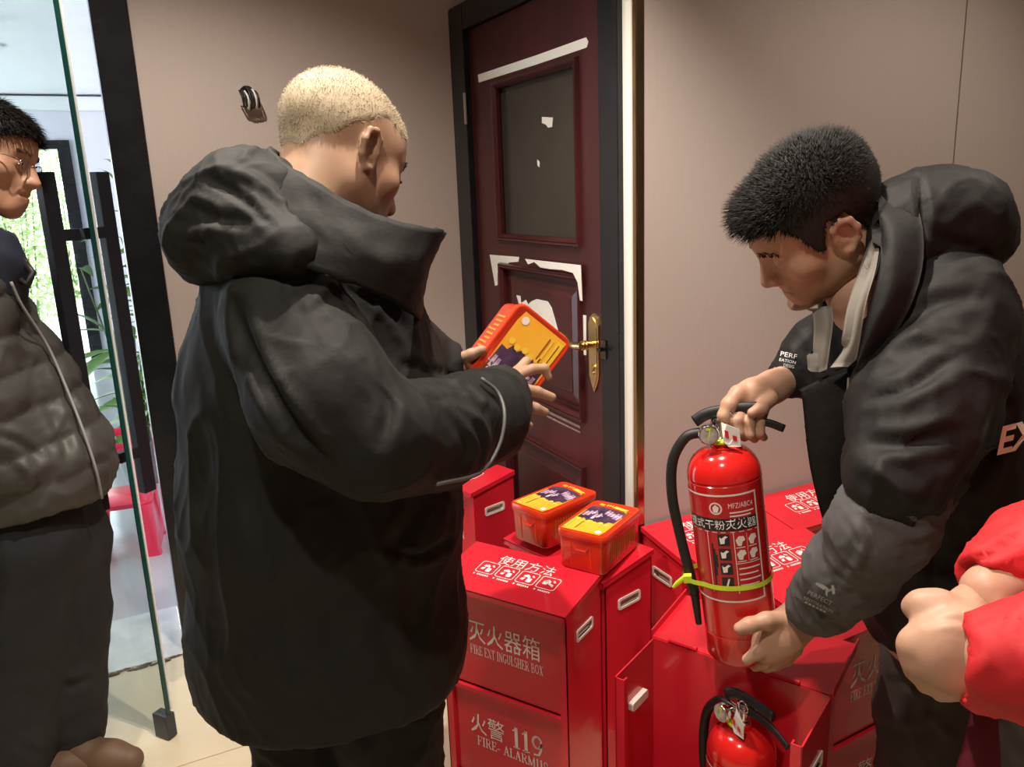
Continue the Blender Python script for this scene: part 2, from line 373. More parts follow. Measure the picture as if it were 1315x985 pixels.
# ------------------------------------------------------------------ lettering tools
def arc(cx, cy, rx, ry, a0, a1, n=8): return [(cx+rx*math.cos(math.radians(a0+(a1-a0)*k/n)), cy+ry*math.sin(math.radians(a0+(a1-a0)*k/n))) for k in range(n+1)]
TK, TN = .15, .07
def vst(x, s0=1, s1=1): return [([(x, 0), (x, 1)], TK)]+([([(x-.16, .03), (x+.16, .03)], TN)] if s0 else [])+([([(x-.16, .97), (x+.16, .97)], TN)] if s1 else [])
SER = {
 'F': (.62, vst(.15)+[([(.15, .96), (.58, .96)], TN), ([(.58, 1), (.58, .74)], TN), ([(.15, .5), (.42, .5)], TN), ([(.42, .62), (.42, .38)], TN)]),
 'I': (.36, vst(.18)),
 'R': (.74, vst(.15)+[([(.15, .96), (.40, .96)]+arc(.40, .73, .17, .23, 90, -90)+[(.15, .5)], TN+.03), ([(.36, .5), (.62, .04), (.74, .03)], TK*.9)]),
 'E': (.66, vst(.15)+[([(.15, .96), (.58, .96)], TN), ([(.58, 1), (.58, .76)], TN), ([(.15, .5), (.42, .5)], TN), ([(.42, .62), (.42, .38)], TN), ([(.15, .04), (.62, .04)], TN), ([(.62, 0), (.62, .26)], TN)]),
 'X': (.72, [([(.12, .97), (.60, .03)], TK), ([(.60, .97), (.12, .03)], TN), ([(0, .03), (.24, .03)], TN), ([(.48, .03), (.72, .03)], TN), ([(0, .97), (.24, .97)], TN), ([(.48, .97), (.72, .97)], TN)]),
 'T': (.68, vst(.34, 1, 0)+[([(.03, .96), (.65, .96)], TN), ([(.04, 1), (.04, .74)], TN), ([(.64, 1), (.64, .74)], TN)]),
 'N': (.76, [([(.12, 0), (.12, 1)], TN), ([(.12, .98), (.64, .02)], TK), ([(.64, 0), (.64, 1)], TN), ([(0, .03), (.24, .03)], TN), ([(.52, .97), (.76, .97)], TN)]),
 'G': (.74, [(arc(.38, .5, .30, .46, 50, 310, 14), TK*.85), ([(.60, .44), (.60, .12)], TK), ([(.44, .44), (.72, .44)], TN)]),
 'U': (.76, [([(.16, 1), (.16, .30)]+arc(.38, .30, .22, .26, 180, 360)+[(.60, 1)], TK*.75), ([(.02, .97), (.30, .97)], TN), ([(.48, .97), (.74, .97)], TN)]),
 'L': (.60, vst(.15)+[([(.15, .04), (.56, .04)], TN), ([(.56, 0), (.56, .28)], TN)]),
 'S': (.58, [(arc(.29, .73, .21, .23, 30, 250, 10)+arc(.29, .27, .22, .24, 70, -150, 10), TK*.8)]),
 'H': (.80, vst(.16)+vst(.64)+[([(.16, .5), (.64, .5)], TN)]),
 'B': (.68, vst(.15)+[([(.15, .96), (.38, .96)]+arc(.38, .74, .17, .22, 90, -90)+[(.15, .52)], TN+.04), ([(.15, .52), (.40, .52)]+arc(.40, .28, .19, .24, 90, -90)+[(.15, .04)], TN+.04)]),
 'O': (.76, [(arc(.38, .5, .29, .46, 0, 360, 18), TK*.85)]),
 'A': (.76, [([(.12, .03), (.38, 1)], TN), ([(.38, 1), (.64, .03)], TK), ([(.22, .36), (.55, .36)], TN), ([(0, .03), (.24, .03)], TN), ([(.50, .03), (.78, .03)], TN)]),
 'M': (.92, [([(.12, 0), (.12, 1)], TN), ([(.12, 1), (.46, .04)], TK), ([(.46, .04), (.80, 1)], TN), ([(.80, 0), (.80, 1)], TK), ([(0, .03), (.24, .03)], TN), ([(.66, .03), (.94, .03)], TN)]),
 '1': (.42, vst(.22, 1, 0)+[([(.22, .97), (.06, .82)], TN)]),
 '9': (.58, [(arc(.29, .68, .20, .28, 0, 360, 14), TK*.75), ([(.49, .68), (.47, .35), (.36, .08), (.12, .05)], TK*.7)]),
 '-': (.40, [([(.06, .36), (.34, .36)], .11)]), ' ': (.30, [])}
def addserif(bm, s, fn, cx, cy, width, height, mi=0):
    tot = sum(SER[c][0]+.06 for c in s)-.06; k = width/tot; x = cx-width/2; y = cy-height/2
    for c in s:
        wd_, st = SER[c]
        for pts, t in st:
            for (ax, ay), (bx, by) in zip(pts, pts[1:]):
                ax_, ay_, bx_, by_ = ax*k, ay*height, bx*k, by*height
                dx, dy = bx_-ax_, by_-ay_; l = math.hypot(dx, dy) or 1e-9
                vert = abs(dy)/l; hw = t*.5*(k*vert+height*.75*(1-vert)); nx, ny = -dy/l*hw, dx/l*hw; ex, ey = dx/l*hw*.3, dy/l*hw*.3
                poly(bm, [fn((x+a, y+b)) for a, b in ((ax_+nx-ex, ay_+ny-ey), (ax_-nx-ex, ay_-ny-ey), (bx_-nx+ex, by_-ny+ey), (bx_+nx+ex, by_+ny+ey))], mi)
        x += (wd_+.06)*k

# ------------------------------------------------------------------ fire extinguisher boxes
BW, BD, ZB, ZF = .352, .170, .612, .588
def box_sides(bm, zf=ZF, floor=.035):
    t = .003
    for s_ in (-1, 1):
        x0 = s_*(BW/2)
        for prof in ([(-BD/2, 0), (BD/2, 0), (BD/2, .496), (-BD/2, .496)], [(-BD/2, .514), (BD/2, .514), (BD/2, ZB-.012), (-BD/2, zf-.012)],
                     [(-BD/2, .496), (-.034, .496), (-.034, .514), (-BD/2, .514)], [(.034, .496), (BD/2, .496), (BD/2, .514), (.034, .514)]):
            slab(bm, [(x0, y, z) for y, z in prof], (-s_, 0, 0), t)
        # folded front return
        slab(bm, [(x0, -BD/2, 0), (x0-s_*.017, -BD/2, 0), (x0-s_*.017, -BD/2, zf-.014), (x0, -BD/2, zf-.014)], (0, 1, 0), t)
        slab(bm, [(x0-s_*.017, -BD/2, 0), (x0-s_*.020, -BD/2, 0), (x0-s_*.020, -BD/2, zf-.014), (x0-s_*.017, -BD/2, zf-.014)], (0, 1, 0), .014)
    box(bm, -BW/2, BW/2, BD/2-t, BD/2, 0, ZB-.010)
    box(bm, -BW/2+t, BW/2-t, -BD/2+.004, BD/2, floor, floor+.005)
def kick_plate(bm):
    for x0, x1, z0, z1 in ((-BW/2+.019, BW/2-.019, 0, .014), (-BW/2+.019, BW/2-.019, .033, .055), (-BW/2+.019, -.13, .014, .033), (-.03, BW/2-.019, .014, .033)): box(bm, x0, x1, -BD/2+.004, -BD/2+.007, z0, z1)
def lidmesh(bm):
    ov = .006; y0, y1 = -BD/2-.014, BD/2+.002
    def zz(y): return ZF+(ZB-ZF)*(y+BD/2)/BD
    slab(bm, [(-BW/2-ov, y0, zz(y0)), (BW/2+ov, y0, zz(y0)), (BW/2+ov, y1, zz(y1)), (-BW/2-ov, y1, zz(y1))], (0, 0, -1), .004)
    box(bm, -BW/2-ov, BW/2+ov, y0, y0+.003, zz(y0)-.016, zz(y0)-.002)
    for s_ in (-1, 1):
        xa = s_*(BW/2+ov)
        slab(bm, [(xa, y0, zz(y0)-.002), (xa, y1, zz(y1)-.002), (xa, y1, zz(y1)-.014), (xa, y0, zz(y0)-.014)], (-s_, 0, 0), .003)
def lidprint(bm):
    def fn(p):  # p in lid plane: x across, y depth measured from the centre
        y = p[1]; return Vector((p[0], y, ZF+(ZB-ZF)*(y+BD/2)/BD+.0006))
    addtext(bm, '使用方法', .034, fn, .0, .040, width=.156, height=.036)
    for k in range(4):
        cx = -.0855+.057*k; cy = -.004
        frame2d(bm, rrect(.051, .047, .007, 3, cx, cy), rrect(.047, .043, .006, 3, cx, cy), fn=fn)
        # pictogram: an extinguisher body, a hand and a hose or spray
        g = [rrect(.016, .020, .004, 2, cx+(.008, .010, .009, -.010)[k], cy+(-.010, -.009, -.009, .001)[k]),
             [(cx-.016, cy+.010), (cx-.004, cy+.016), (cx+.006, cy+.008), (cx+.004, cy+.001), (cx-.006, cy+.003), (cx-.016, cy+.002)],
             [(cx-.018, cy-.004), (cx-.006, cy-.001), (cx-.010, cy-.014), (cx-.020, cy-.013)] if k != 3 else [(cx-.002, cy+.004), (cx+.020, cy-.004), (cx+.020, cy-.014), (cx-.002, cy-.002)],
             [(cx+.012, cy+.018), (cx+.020, cy+.010), (cx+.018, cy+.006), (cx+.009, cy+.012)]]
        for q in g: poly(bm, [fn((cx+(p[0]-cx)*.80, cy+(p[1]-cy)*.80)) for p in q])
        for j in range(8):   # illegible caption
            xx = cx-.022+.0055*j
            if j == 1: continue
            poly(bm, [fn(p) for p in ((xx, cy-.034), (xx+.0040, cy-.034), (xx+.0040, cy-.0285), (xx, cy-.0285))])
def slot(parent, s_):
    yc, zc = .0, .505
    bm = bmesh.new(); x = s_*(BW/2)
    fn = lambda p: Vector((x+s_*.0025, yc+p[0], zc+p[1]))
    frame2d(bm, rrect(.082, .030, .007), rrect(.068, .018, .004), fn=fn)
    fn2 = lambda p: Vector((x+s_*.0003, yc+p[0], zc+p[1])); fn3 = lambda p: Vector((x-s_*.014, yc+p[0], zc+p[1]))
    a = rrect(.082, .030, .007); b = [bm.verts.new(fn(p)) for p in a]; c = [bm.verts.new(fn2(p)) for p in a]
    for i in range(len(a)): bm.faces.new((b[i], b[(i+1) % len(a)], c[(i+1) % len(a)], c[i]))
    a = rrect(.068, .018, .004); b = [bm.verts.new(fn(p)) for p in a]; c = [bm.verts.new(fn3(p)) for p in a]
    for i in range(len(a)): bm.faces.new((b[i], b[(i+1) % len(a)], c[(i+1) % len(a)], c[i]))
    h = bmo('handle_slot', bm, SLOT, parent)
    bm = bmesh.new(); poly(bm, [Vector((x-s_*.014, yc+p[0], zc+p[1])) for p in a]); bmo('slot_recess', bm, SLOT, h)
def fpanel(parent, z0, z1, letters):
    bm = bmesh.new(); yy = -BD/2+.010
    box(bm, -BW/2+.019, BW/2-.019, yy, yy+.003, z0, z1)
    box(bm, -BW/2+.019, BW/2-.019, yy-.009, yy+.002, z1-.012, z1)        # rolled top lip
    p = bmo(letters[0], bm, RED, parent)
    bm = bmesh.new(); fn = lambda q: Vector((q[0], yy-.0008, q[1]))
    if letters[0] == 'upper_panel':
        addtext(bm, '灭火器箱', .06, fn, 0, z0+.148, width=.200, height=.058)
        addserif(bm, 'FIRE EXT INGULSHER BOX', fn, .004, z0+.098, .205, .025)
    else:
        addtext(bm, '火警', .06, fn, -.060, z0+.150, width=.100, height=.056)
        addserif(bm, '119', fn, .056, z0+.150, .088, .056)
        addserif(bm, 'FIRE- ALARM119', fn, .010, z0+.102, .205, .026)
    bmo('lettering', bm, PRINTF, p)
def make_box(label, group=None):
    e = empty('extinguisher_box', label=label, cat='metal box', group=group)
    bm = bmesh.new(); box_sides(bm); kick_plate(bm); bmo('body', bm, RED, e)
    bm = bmesh.new(); lidmesh(bm); ld = bmo('lid', bm, RED, e)
    bm = bmesh.new(); lidprint(bm); bmo('instructions', bm, PRINT, ld)
    for s_ in (-1, 1): slot(e, s_)
    fpanel(e, .318, .560, ('upper_panel',)); fpanel(e, .058, .312, ('lower_panel',))
    return e
def place(o, x, y, rz, z=0): o.location = (x, y, z); o.rotation_euler = (0, 0, rz)
def place_back(o, bl, br):
    """put the back edge of the lid between two floor points (left and right seen from the front)"""
    a, b = Vector(bl).to_2d(), Vector(br).to_2d(); wdir = (b-a).normalized(); c = (a+b)/2
    rz = math.atan2(wdir.y, wdir.x); fwd = Vector((wdir.y, -wdir.x)); c = c+fwd*(BD/2)
    place(o, c.x, c.y, rz)
proto = make_box('closed red extinguisher box standing beside the long black coat, front lettering in full view')
bl, br = onz(614, 696, ZB), onz(771, 734, ZB); place_back(proto, bl, br)
def another(label): 
    o = copy_tree(proto); o['label'] = label; return o
b2 = another('red extinguisher box with two orange tins on its lid'); place(b2, .985, 1.684, math.radians(-90+14.5))
b3 = another('red extinguisher box in the corner behind the long black coat'); place(b3, .945, 2.385, math.radians(-90+16))
bA = another('red extinguisher box against the wall, nearest the door handle side'); place(bA, 1.172+BW/2, YR-.012-BD/2, 0)
bA['label'] = 'red extinguisher box against the panelled wall next to the cream door trim'
bB = another('red extinguisher box against the panelled wall, one box away from the door trim'); place(bB, 1.172+BW*1.5+.016, YR-.012-BD/2, 0)
bC = another('red extinguisher box in the middle row behind the held extinguisher'); place(bC, 1.342, 1.437-BD/2, 0)
bE = another('red extinguisher box between the open box and the man in the hooded jacket'); place(bE, 1.205+BW/2, 1.228-BD/2, math.radians(3))
# the open box
D = empty('extinguisher_box', label='open red extinguisher box with its lid folded back and an extinguisher inside', cat='metal box')
bm = bmesh.new(); box_sides(bm, ZB-.004, .135); kick_plate(bm); bmo('body', bm, RED, D)
for s_ in (-1, 1):
    slot(D, s_)
bm = bmesh.new()
slab(bm, [(-BW/2-.004, BD/2, ZB-.008), (BW/2+.004, BD/2, ZB-.008), (BW/2+.004, BD/2+.176, ZB+.012), (-BW/2-.004, BD/2+.176, ZB+.012)], (0, 0, -1), .004)
for s_ in (-1, 1):
    xa = s_*(BW/2+.004); slab(bm, [(xa, BD/2, ZB-.010), (xa, BD/2+.176, ZB+.010), (xa, BD/2+.176, ZB+.026), (xa, BD/2, ZB+.006)], (-s_, 0, 0), .003)
ld = bmo('lid', bm, RED, D)
for k in range(2):
    bm = bmesh.new(); tube(bm, [(-.14+.2*k, BD/2, ZB-.005), (-.08+.2*k, BD/2, ZB-.005)], .005, 8); bmo('hinge', bm, RED, ld)
fpanel(D, .058, .312, ('lower_panel',))
place_back(D, onz(847, 812, ZB), onz(1062, 882, ZB)); D.scale = (1, .90, 1)

# ------------------------------------------------------------------ orange tins
TINR = mat('tin_red', (.72, .045, .012), .22, coat=.5)
TINO = mat('tin_orange', (.92, .34, .015), .30, col2=(.95, .52, .05), vscale=7)
TINY = mat('tin_yellow', (.93, .62, .06), .35)
TINP = mat('tin_purple', (.040, .022, .055), .35, col2=(.12, .06, .13), vscale=35)
TINK = mat('tin_pink', (.74, .60, .70), .4, col2=(.42, .22, .42), vscale=60)
TW, TL, TH = .132, .205, .098
def rring(bm, w_, l_, r, z): return [bm.verts.new((x, y, z)) for x, y in rrect(w_, l_, r, 4)]
def skin_rings(bm, rings, cap0=True, cap1=True):
    for a, b in zip(rings, rings[1:]):
        k = len(a)
        for i in range(k): bm.faces.new((a[i], a[(i+1) % k], b[(i+1) % k], b[i]))
    if cap0: bm.faces.new(rings[0][::-1])
    if cap1: bm.faces.new(rings[-1])
def make_tin(label):
    e = empty('tin_box', label=label, cat='tin')
    bm = bmesh.new(); skin_rings(bm, [rring(bm, TW-.016, TL-.016, .016, 0), rring(bm, TW-.012, TL-.012, .016, .004), rring(bm, TW-.006, TL-.006, .016, TH-.012)])
    bd = bmo('body', bm, TINR, e, angle=40)
    bm = bmesh.new(); skin_rings(bm, [rring(bm, TW-.002, TL-.002, .018, TH-.018), rring(bm, TW, TL, .018, TH-.016), rring(bm, TW, TL, .018, TH-.004), rring(bm, TW-.003, TL-.003, .017, TH), rring(bm, TW-.010, TL-.010, .014, TH+.0005), rring(bm, TW-.014, TL-.014, .012, TH-.0005)])
    ld = bmo('lid', bm, TINR, e, angle=50)
    z = TH+.0004
    def pl(name, m, polys, zz, par=ld):
        bm = bmesh.new()
        for q in polys: poly(bm, [(x, y, zz) for x, y in q])
        return tag(bmo(name, bm, m, par), kind='stuff' if len(polys) > 1 else None)
    pl('orange_field', TINO, [[(-.056, -.092), (.046, -.092), (.050, -.070), (.050, .066), (.020, .040), (-.030, .058), (-.056, .030)]], z)
    pl('photo_print', TINP, [[(-.052, -.020), (-.040, -.024), (-.034, -.016), (-.022, -.030), (-.010, -.022), (.004, -.034), (.014, -.022), (.026, -.030), (.032, -.016), (.046, -.018), (.050, .052), (.014, .060), (-.020, .066), (-.052, .058)]], z+.0003)
    figs = []; rr = random.Random(3)
    for k in range(10):
        cx, cy = -.044+.0095*k, .016+rr.uniform(-.014, .022); h = rr.uniform(.008, .020)
        figs += [[(cx-.004, cy-h), (cx+.003, cy-h), (cx+.005, cy+h*.4), (cx-.004, cy+h*.5)], [(cx+.0035*math.cos(a*math.pi/4), cy+h*.5+.004+.0035*math.sin(a*math.pi/4)) for a in range(8)],
                 [(cx+.004, cy+h*.3), (cx+.010, cy-h*.2), (cx+.0085, cy-h*.4), (cx+.003, cy)]]
    pl('figures_print', TINK, figs, z+.0006)
    pl('yellow_print', TINY, [[(-.055, -.086), (-.040, -.086), (-.040, -.020), (-.055, -.020)][::1], [(-.034, -.082), (-.030, -.082), (-.030, -.030), (-.034, -.030)], [(.0, .070), (.040, .060), (.044, .072), (.004, .082)], [(-.040, .074), (-.026, .070), (-.024, .080), (-.038, .084)]]+[[(-.046+.016*k+.0065*math.cos(a*math.pi/5), -.030-.004*(k % 2)+.0065*math.sin(a*math.pi/5)) for a in range(10)] for k in range(6)]+[[(-.020+.007*k, .074+.003*(k % 2)), (-.0155+.007*k, .072), (-.0145+.007*k, .082), (-.019+.007*k, .084)] for k in range(3)], z+.0005)
    pl('caption_print', mat('tin_caption', (.30, .06, .02), .5) if 'tin_caption' not in MATS else MATS['tin_caption'], [[(-.0475, -.080), (-.0455, -.080), (-.0455, -.034), (-.0475, -.034)], [(-.026, -.080), (-.0235, -.080), (-.0235, -.034), (-.026, -.034)], [(.046, .020), (.050, .020), (.050, .062), (.046, .062)]], z+.0008)
    pl('badge_print', PRINT, [[(.036+.008*math.cos(a*math.pi/5), -.078+.008*math.sin(a*math.pi/5)) for a in range(10)]], z+.0006)
    for s_ in (-1, 1):
        bm = bmesh.new(); x = s_*(TW/2-.0037)
        poly(bm, [(x-s_*.0022, -.070, .012), (x-s_*.0022, .070, .012), (x, .072, .074), (x, -.072, .074)]); sp = bmo('side_label', bm, TINY, bd)
        bm = bmesh.new()
        for k in range(14): yy = -.064+.0098*k; poly(bm, [(x-s_*.0012+s_*.0002, yy, .018+.006*(k % 3)), (x-s_*.0012+s_*.0002, yy+.004, .018+.006*(k % 3)), (x+s_*.0008, yy+.004, .070), (x+s_*.0008, yy, .070)])
        bmo('label_text', bm, MATS.get('tin_text') or mat('tin_text', (.45, .22, .02), .5), sp)
        # embossed arch on the short sides
        bm = bmesh.new(); y = s_*(TL/2-.004)
        tube(bm, [(-.026, y-s_*.003, .010), (-.026, y, .070), (-.012, y+s_*.0005, .052), (.012, y+s_*.0005, .052), (.026, y, .070), (.026, y-s_*.003, .010)], .0022, 6)
        bmo('embossed_arch', bm, TINR, bd)
    return e
t1 = make_tin('orange and red tin on a red box lid, the one closer to the wooden door')
ZT = ZB+.001
def place_tin(o, corners_px, z, lift=0):
    pts = [onz(*p, z) for p in corners_px]; c = sum(pts, Vector())/4
    l = ((pts[1]+pts[2])-(pts[0]+pts[3])).normalized(); o.location = (c.x, c.y, z-TH+lift)
    return c, math.atan2(l.y, l.x)-math.pi/2
c, a = place_tin(t1, ((656, 642), (735, 613), (763, 634), (690, 667)), ZB+TH); t1.rotation_euler = (0, 0, a)
t2 = copy_tree(t1); t2['label'] = 'orange and red tin on a red box lid, the one overlapping the lid end'
c, a = place_tin(t2, ((714, 677), (770, 637), (823, 655), (772, 696)), ZB+TH); t2.rotation_euler = (0, 0, a)
t3 = copy_tree(t1); t3['label'] = 'orange and red tin held up in both hands by the man in the long coat'
# held tin: lid long axis and short axis traced from the photograph, corner depths from the arms
TC = P(661, 470, 1.50)
vv = Vector(RT@np.array([.6, -.8, .02])).normalized(); uu = Vector(RT@np.array([.101, .068, .045])); uu = (uu-vv*uu.dot(vv)).normalized(); nn = uu.cross(vv)
if (nn.dot(Vector(EYEP)-TC)) < 0: nn = -nn
uu = vv.cross(nn)
t3.matrix_world = Matrix(((uu.x, -vv.x, nn.x, 0), (uu.y, -vv.y, nn.y, 0), (uu.z, -vv.z, nn.z, 0), (0, 0, 0, 1)))
if t3.matrix_world.determinant() < 0: uu = -uu
t3.matrix_world = Matrix(((uu.x, vv.x, nn.x, 0), (uu.y, vv.y, nn.y, 0), (uu.z, vv.z, nn.z, 0), (0, 0, 0, 1)))
if t3.matrix_world.determinant() < 0: t3.matrix_world = Matrix(((-uu.x, vv.x, nn.x, 0), (-uu.y, vv.y, nn.y, 0), (-uu.z, vv.z, nn.z, 0), (0, 0, 0, 1)))
m_ = t3.matrix_world@Matrix.Rotation(math.pi, 4, 'Z'); m_.translation = TC-nn*TH; t3.matrix_world = m_

# ------------------------------------------------------------------ fire extinguishers
BLKP = mat('black_print', (.02, .018, .02), .4)
LABR = mat('label_red', (.50, .012, .016), .32, coat=.3)
GRYP = mat('pale_print', (.76, .68, .64), .5)
ER, EH = .0625, .385
def make_ext(label):
    e = empty('fire_extinguisher', label=label, cat='extinguisher')
    bm = bmesh.new()
    pr = [(.0, .006), (ER-.012, .004), (ER-.004, 0), (ER, .006), (ER, .052), (ER-.0012, .053), (ER-.0012, .056), (ER, .057), (ER, EH-.055)]
    pr += [(ER-.0012, EH-.054), (ER-.0012, EH-.051), (ER, EH-.050)]
    for k in range(1, 9): a = math.radians(90*k/8); pr.append((.018+(ER-.018)*math.cos(a), EH-.050+.050*math.sin(a)))
    pr += [(.018, EH+.010), (0, EH+.010)]
    lathe(bm, pr, 48); bd = bmo('cylinder', bm, REDC, e, angle=35)
    # label print wrapped on the cylinder; u = arc length, v = height; -y faces the reader
    def wrap(off):
        def fn(p):
            a = p[0]/ER; r = ER+off
            return Vector((r*math.sin(a), -r*math.cos(a), p[1]+.026))
        return fn
    def patch(bm, u0, u1, v0, v1, off, n=10):
        f = wrap(off)
        for k in range(n):
            a, b = u0+(u1-u0)*k/n, u0+(u1-u0)*(k+1)/n
            poly(bm, [f((a, v0)), f((b, v0)), f((b, v1)), f((a, v1))])
    bm = bmesh.new(); patch(bm, -.105, .052, .098, .292, .0006, 24); lab = bmo('label', bm, LABR, bd)
    bm = bmesh.new()
    for a in ((-.105, -.102, .098, .292), (.0485, .052, .098, .292)): patch(bm, *a, .0009, 1)
    for a in ((-.105, .052, .098, .1012), (-.105, .052, .2888, .292)): patch(bm, *a, .0009, 24)
    for a in ((-.100, .048, .225, .2262), (-.040, -.0388, .115, .225), (.004, .0052, .115, .225)): patch(bm, *a, .0009, 10)
    for a in ((.004, .048, .168, .1692), (.026, .0265, .172, .222)): patch(bm, *a, .0009, 6)
    f = wrap(.0010)
    # round badge
    ring = [( -.020+.011*math.cos(k*math.pi/8), .268+.011*math.sin(k*math.pi/8)) for k in range(16)]; rin = [(-.020+.0085*math.cos(k*math.pi/8), .268+.0085*math.sin(k*math.pi/8)) for k in range(16)]
    frame2d(bm, ring, rin, fn=f); poly(bm, [f(p) for p in ((-.024, .261), (-.017, .261), (-.014, .270), (-.020, .275), (-.025, .270))])
    addtext(bm, 'MFZ/ABC4', .012, f, .022, .272, width=.042, height=.009)
    for k in range(3): patch(bm, .002, .044-.006*k, .2585-.006*k, .2610-.006*k, .0009, 4)
    # four small pictures with hands
    for i in range(2):
        for j in range(2):
            cx, cy = .015+.0215*i, .209-.025*j
            poly(bm, [f(p) for p in ((cx-.008, cy+.002), (cx-.002, cy+.009), (cx+.006, cy+.008), (cx+.008, cy+.001), (cx+.003, cy-.002), (cx+.001, cy-.009), (cx-.005, cy-.008))])
            patch(bm, cx-.008, cx+.007, cy-.0125, cy-.011, .0009, 2)
    for k in range(4): patch(bm, .008, .046-.004*(k % 2), .158-.010*k, .1605-.010*k, .0009, 4)
    bmo('white_print', bm, GRYP, lab)
    bm = bmesh.new(); patch(bm, -.100, .0485, .228, .250, .0009, 24)
    for k in range(4): cx, cy = -.012, .212-.026*k; patch(bm, cx-.010, cx+.010, cy-.0105, cy+.0105, .0009, 3)
    for k in range(3): patch(bm, -.034+.003*k, -.031+.003*k, .130+.016*k, .205-.01*k, .0009, 1)
    bp = bmo('black_print', bm, BLKP, lab)
    bm = bmesh.new(); addtext(bm, '手提式干粉灭火器', .02, wrap(.0013), -.0245, .239, width=.142, height=.0165)
    f = wrap(.0013)
    for k in range(4):
        cx, cy = -.012, .212-.026*k
        if k < 3: poly(bm, [f(p) for p in ((cx-.006, cy-.007), (cx+.001, cy-.006), (cx+.002, cy+.002), (cx+.007, cy+.006), (cx+.003, cy+.008), (cx-.003, cy+.003), (cx-.007, cy+.005))])
        else: poly(bm, [f(p) for p in ((cx-.004, cy-.008), (cx-.001, cy-.008), (cx+.004, cy+.008), (cx+.001, cy+.008))])
    bmo('title_print', bm, PRINT, lab)
    # valve
    bm = bmesh.new(); lathe(bm, [(0, EH+.006), (.017, EH+.006), (.017, EH+.016), (.013, EH+.018), (.013, EH+.046), (.010, EH+.050), (0, EH+.050)], 20)
    tube(bm, [(0, 0, EH+.024), (-.034, 0, EH+.026)], [.010, .009], 12); vl = bmo('valve', bm, CHROME, e, angle=40)
    bm = bmesh.new()
    tube(bm, [(-.018, -.008, EH+.030), (-.018, -.026, EH+.030)], [.006, .006], 10)
    tube(bm, [(-.018, -.026, EH+.030), (-.018, -.028, EH+.030), (-.018, -.036, EH+.030), (-.018, -.038, EH+.030)], [.012, .0175, .0175, .016], 24); ga = bmo('gauge', bm, CHROME, e, angle=40)
    bm = bmesh.new(); poly(bm, [(-.018+.0145*math.cos(k*math.pi/10), -.0384, EH+.030+.0145*math.sin(k*math.pi/10)) for k in range(20)]); dl = bmo('dial', bm, mat('dial', (.55, .48, .44), .2, var=.5, vscale=60) if 'dial' not in MATS else MATS['dial'], ga)
    bm = bmesh.new(); poly(bm, [(-.018+x, -.0388, EH+.030+z) for x, z in ((-.001, -.004), (.001, -.004), (.004, .010), (.002, .011))]); poly(bm, [(-.018+.0125*math.cos(a), -.0387, EH+.030+.0125*math.sin(a)) for a in (1.2, 1.5, 1.9)]+[(-.018+.009*math.cos(a), -.0387, EH+.030+.009*math.sin(a)) for a in (1.9, 1.5, 1.2)])
    bmo('needle', bm, LIME, ga)
    # levers
    bm = bmesh.new()
    c = spline([(-.012, 0, EH+.034), (.03, 0, EH+.040), (.075, 0, EH+.034), (.105, 0, EH+.020)], 6); tube(bm, c, [.010]*6+[.0085]*6+[.007]*7, 10, flat=.55)
    bmo('carry_handle', bm, RUB, e, smooth=True)
    bm = bmesh.new()
    c = spline([(-.040, 0, EH+.046), (-.015, 0, EH+.058), (.03, 0, EH+.062), (.070, 0, EH+.060)], 6); tube(bm, c, [.0105]*19, 10, flat=.6)
    bmo('squeeze_lever', bm, RUB, e, smooth=True)
    bm = bmesh.new(); tube(bm, [(.014+.011*math.cos(a*math.pi/8), -.014, EH+.052+.011*math.sin(a*math.pi/8)) for a in range(17)], .0016, 6)
    bmo('safety_ring', bm, CHROME, e, smooth=True)
    # hose with nozzle
    bm = bmesh.new(); c = spline([(-.032, 0, EH+.026), (-.058, -.004, EH+.020), (-.084, -.006, EH-.020), (-.092, -.006, EH-.085), (-.086, -.006, EH-.16), (-.078, -.006, EH-.225), (-.0735, -.004, EH-.27)], 8); tube(bm, c, .0092, 12)
    hs = bmo('hose', bm, RUB, e, smooth=True)
    bm = bmesh.new(); tube(bm, [(-.0735, -.004, EH-.255), (-.072, -.003, EH-.33)], [.0085, .0055], 10); bmo('nozzle', bm, RUB, hs)
    # lime tie round cylinder and hose
    bm = bmesh.new(); zt = .150; pts = []
    for k in range(49):
        a = 2*math.pi*k/48; r = ER+.0016
        x, y = r*math.cos(a), r*math.sin(a)
        if x < -.05: x -= .026*((-x-.05)/.0141)
        pts.append((x, y, zt+.001*math.sin(3*a)))
    for (p, q) in zip(pts, pts[1:]):
        n0 = Vector((p[0], p[1], 0)).normalized()*.0008; n1 = Vector((q[0], q[1], 0)).normalized()*.0008
        poly(bm, [Vector(p)+Vector((0, 0, -.0045))+n0, Vector(q)+Vector((0, 0, -.0045))+n1, Vector(q)+Vector((0, 0, .0045))+n1, Vector(p)+Vector((0, 0, .0045))+n0])
    tube(bm, [(-.082, -.018, zt+.006), (-.100, -.026, zt-.004), (-.108, -.030, zt-.010)], [.0055, .0050, .003], 8, flat=.4)
    box(bm, -.088, -.074, -.026, -.014, zt-.005, zt+.009, .001)
    bmo('cable_tie', bm, LIME, e)
    bm = bmesh.new(); slab(bm, [(.004, -.020, EH+.046), (.012, -.030, EH+.044), (.032, -.030, EH+.034), (.032, -.030, EH+.004), (.012, -.032, EH+.006), (.004, -.03, EH+.016)], (0, -1, 0), .0008)
    tg = bmo('inspection_tag', bm, mat('tag_white', (.74, .70, .66), .35) if 'tag_white' not in MATS else MATS['tag_white'], e)
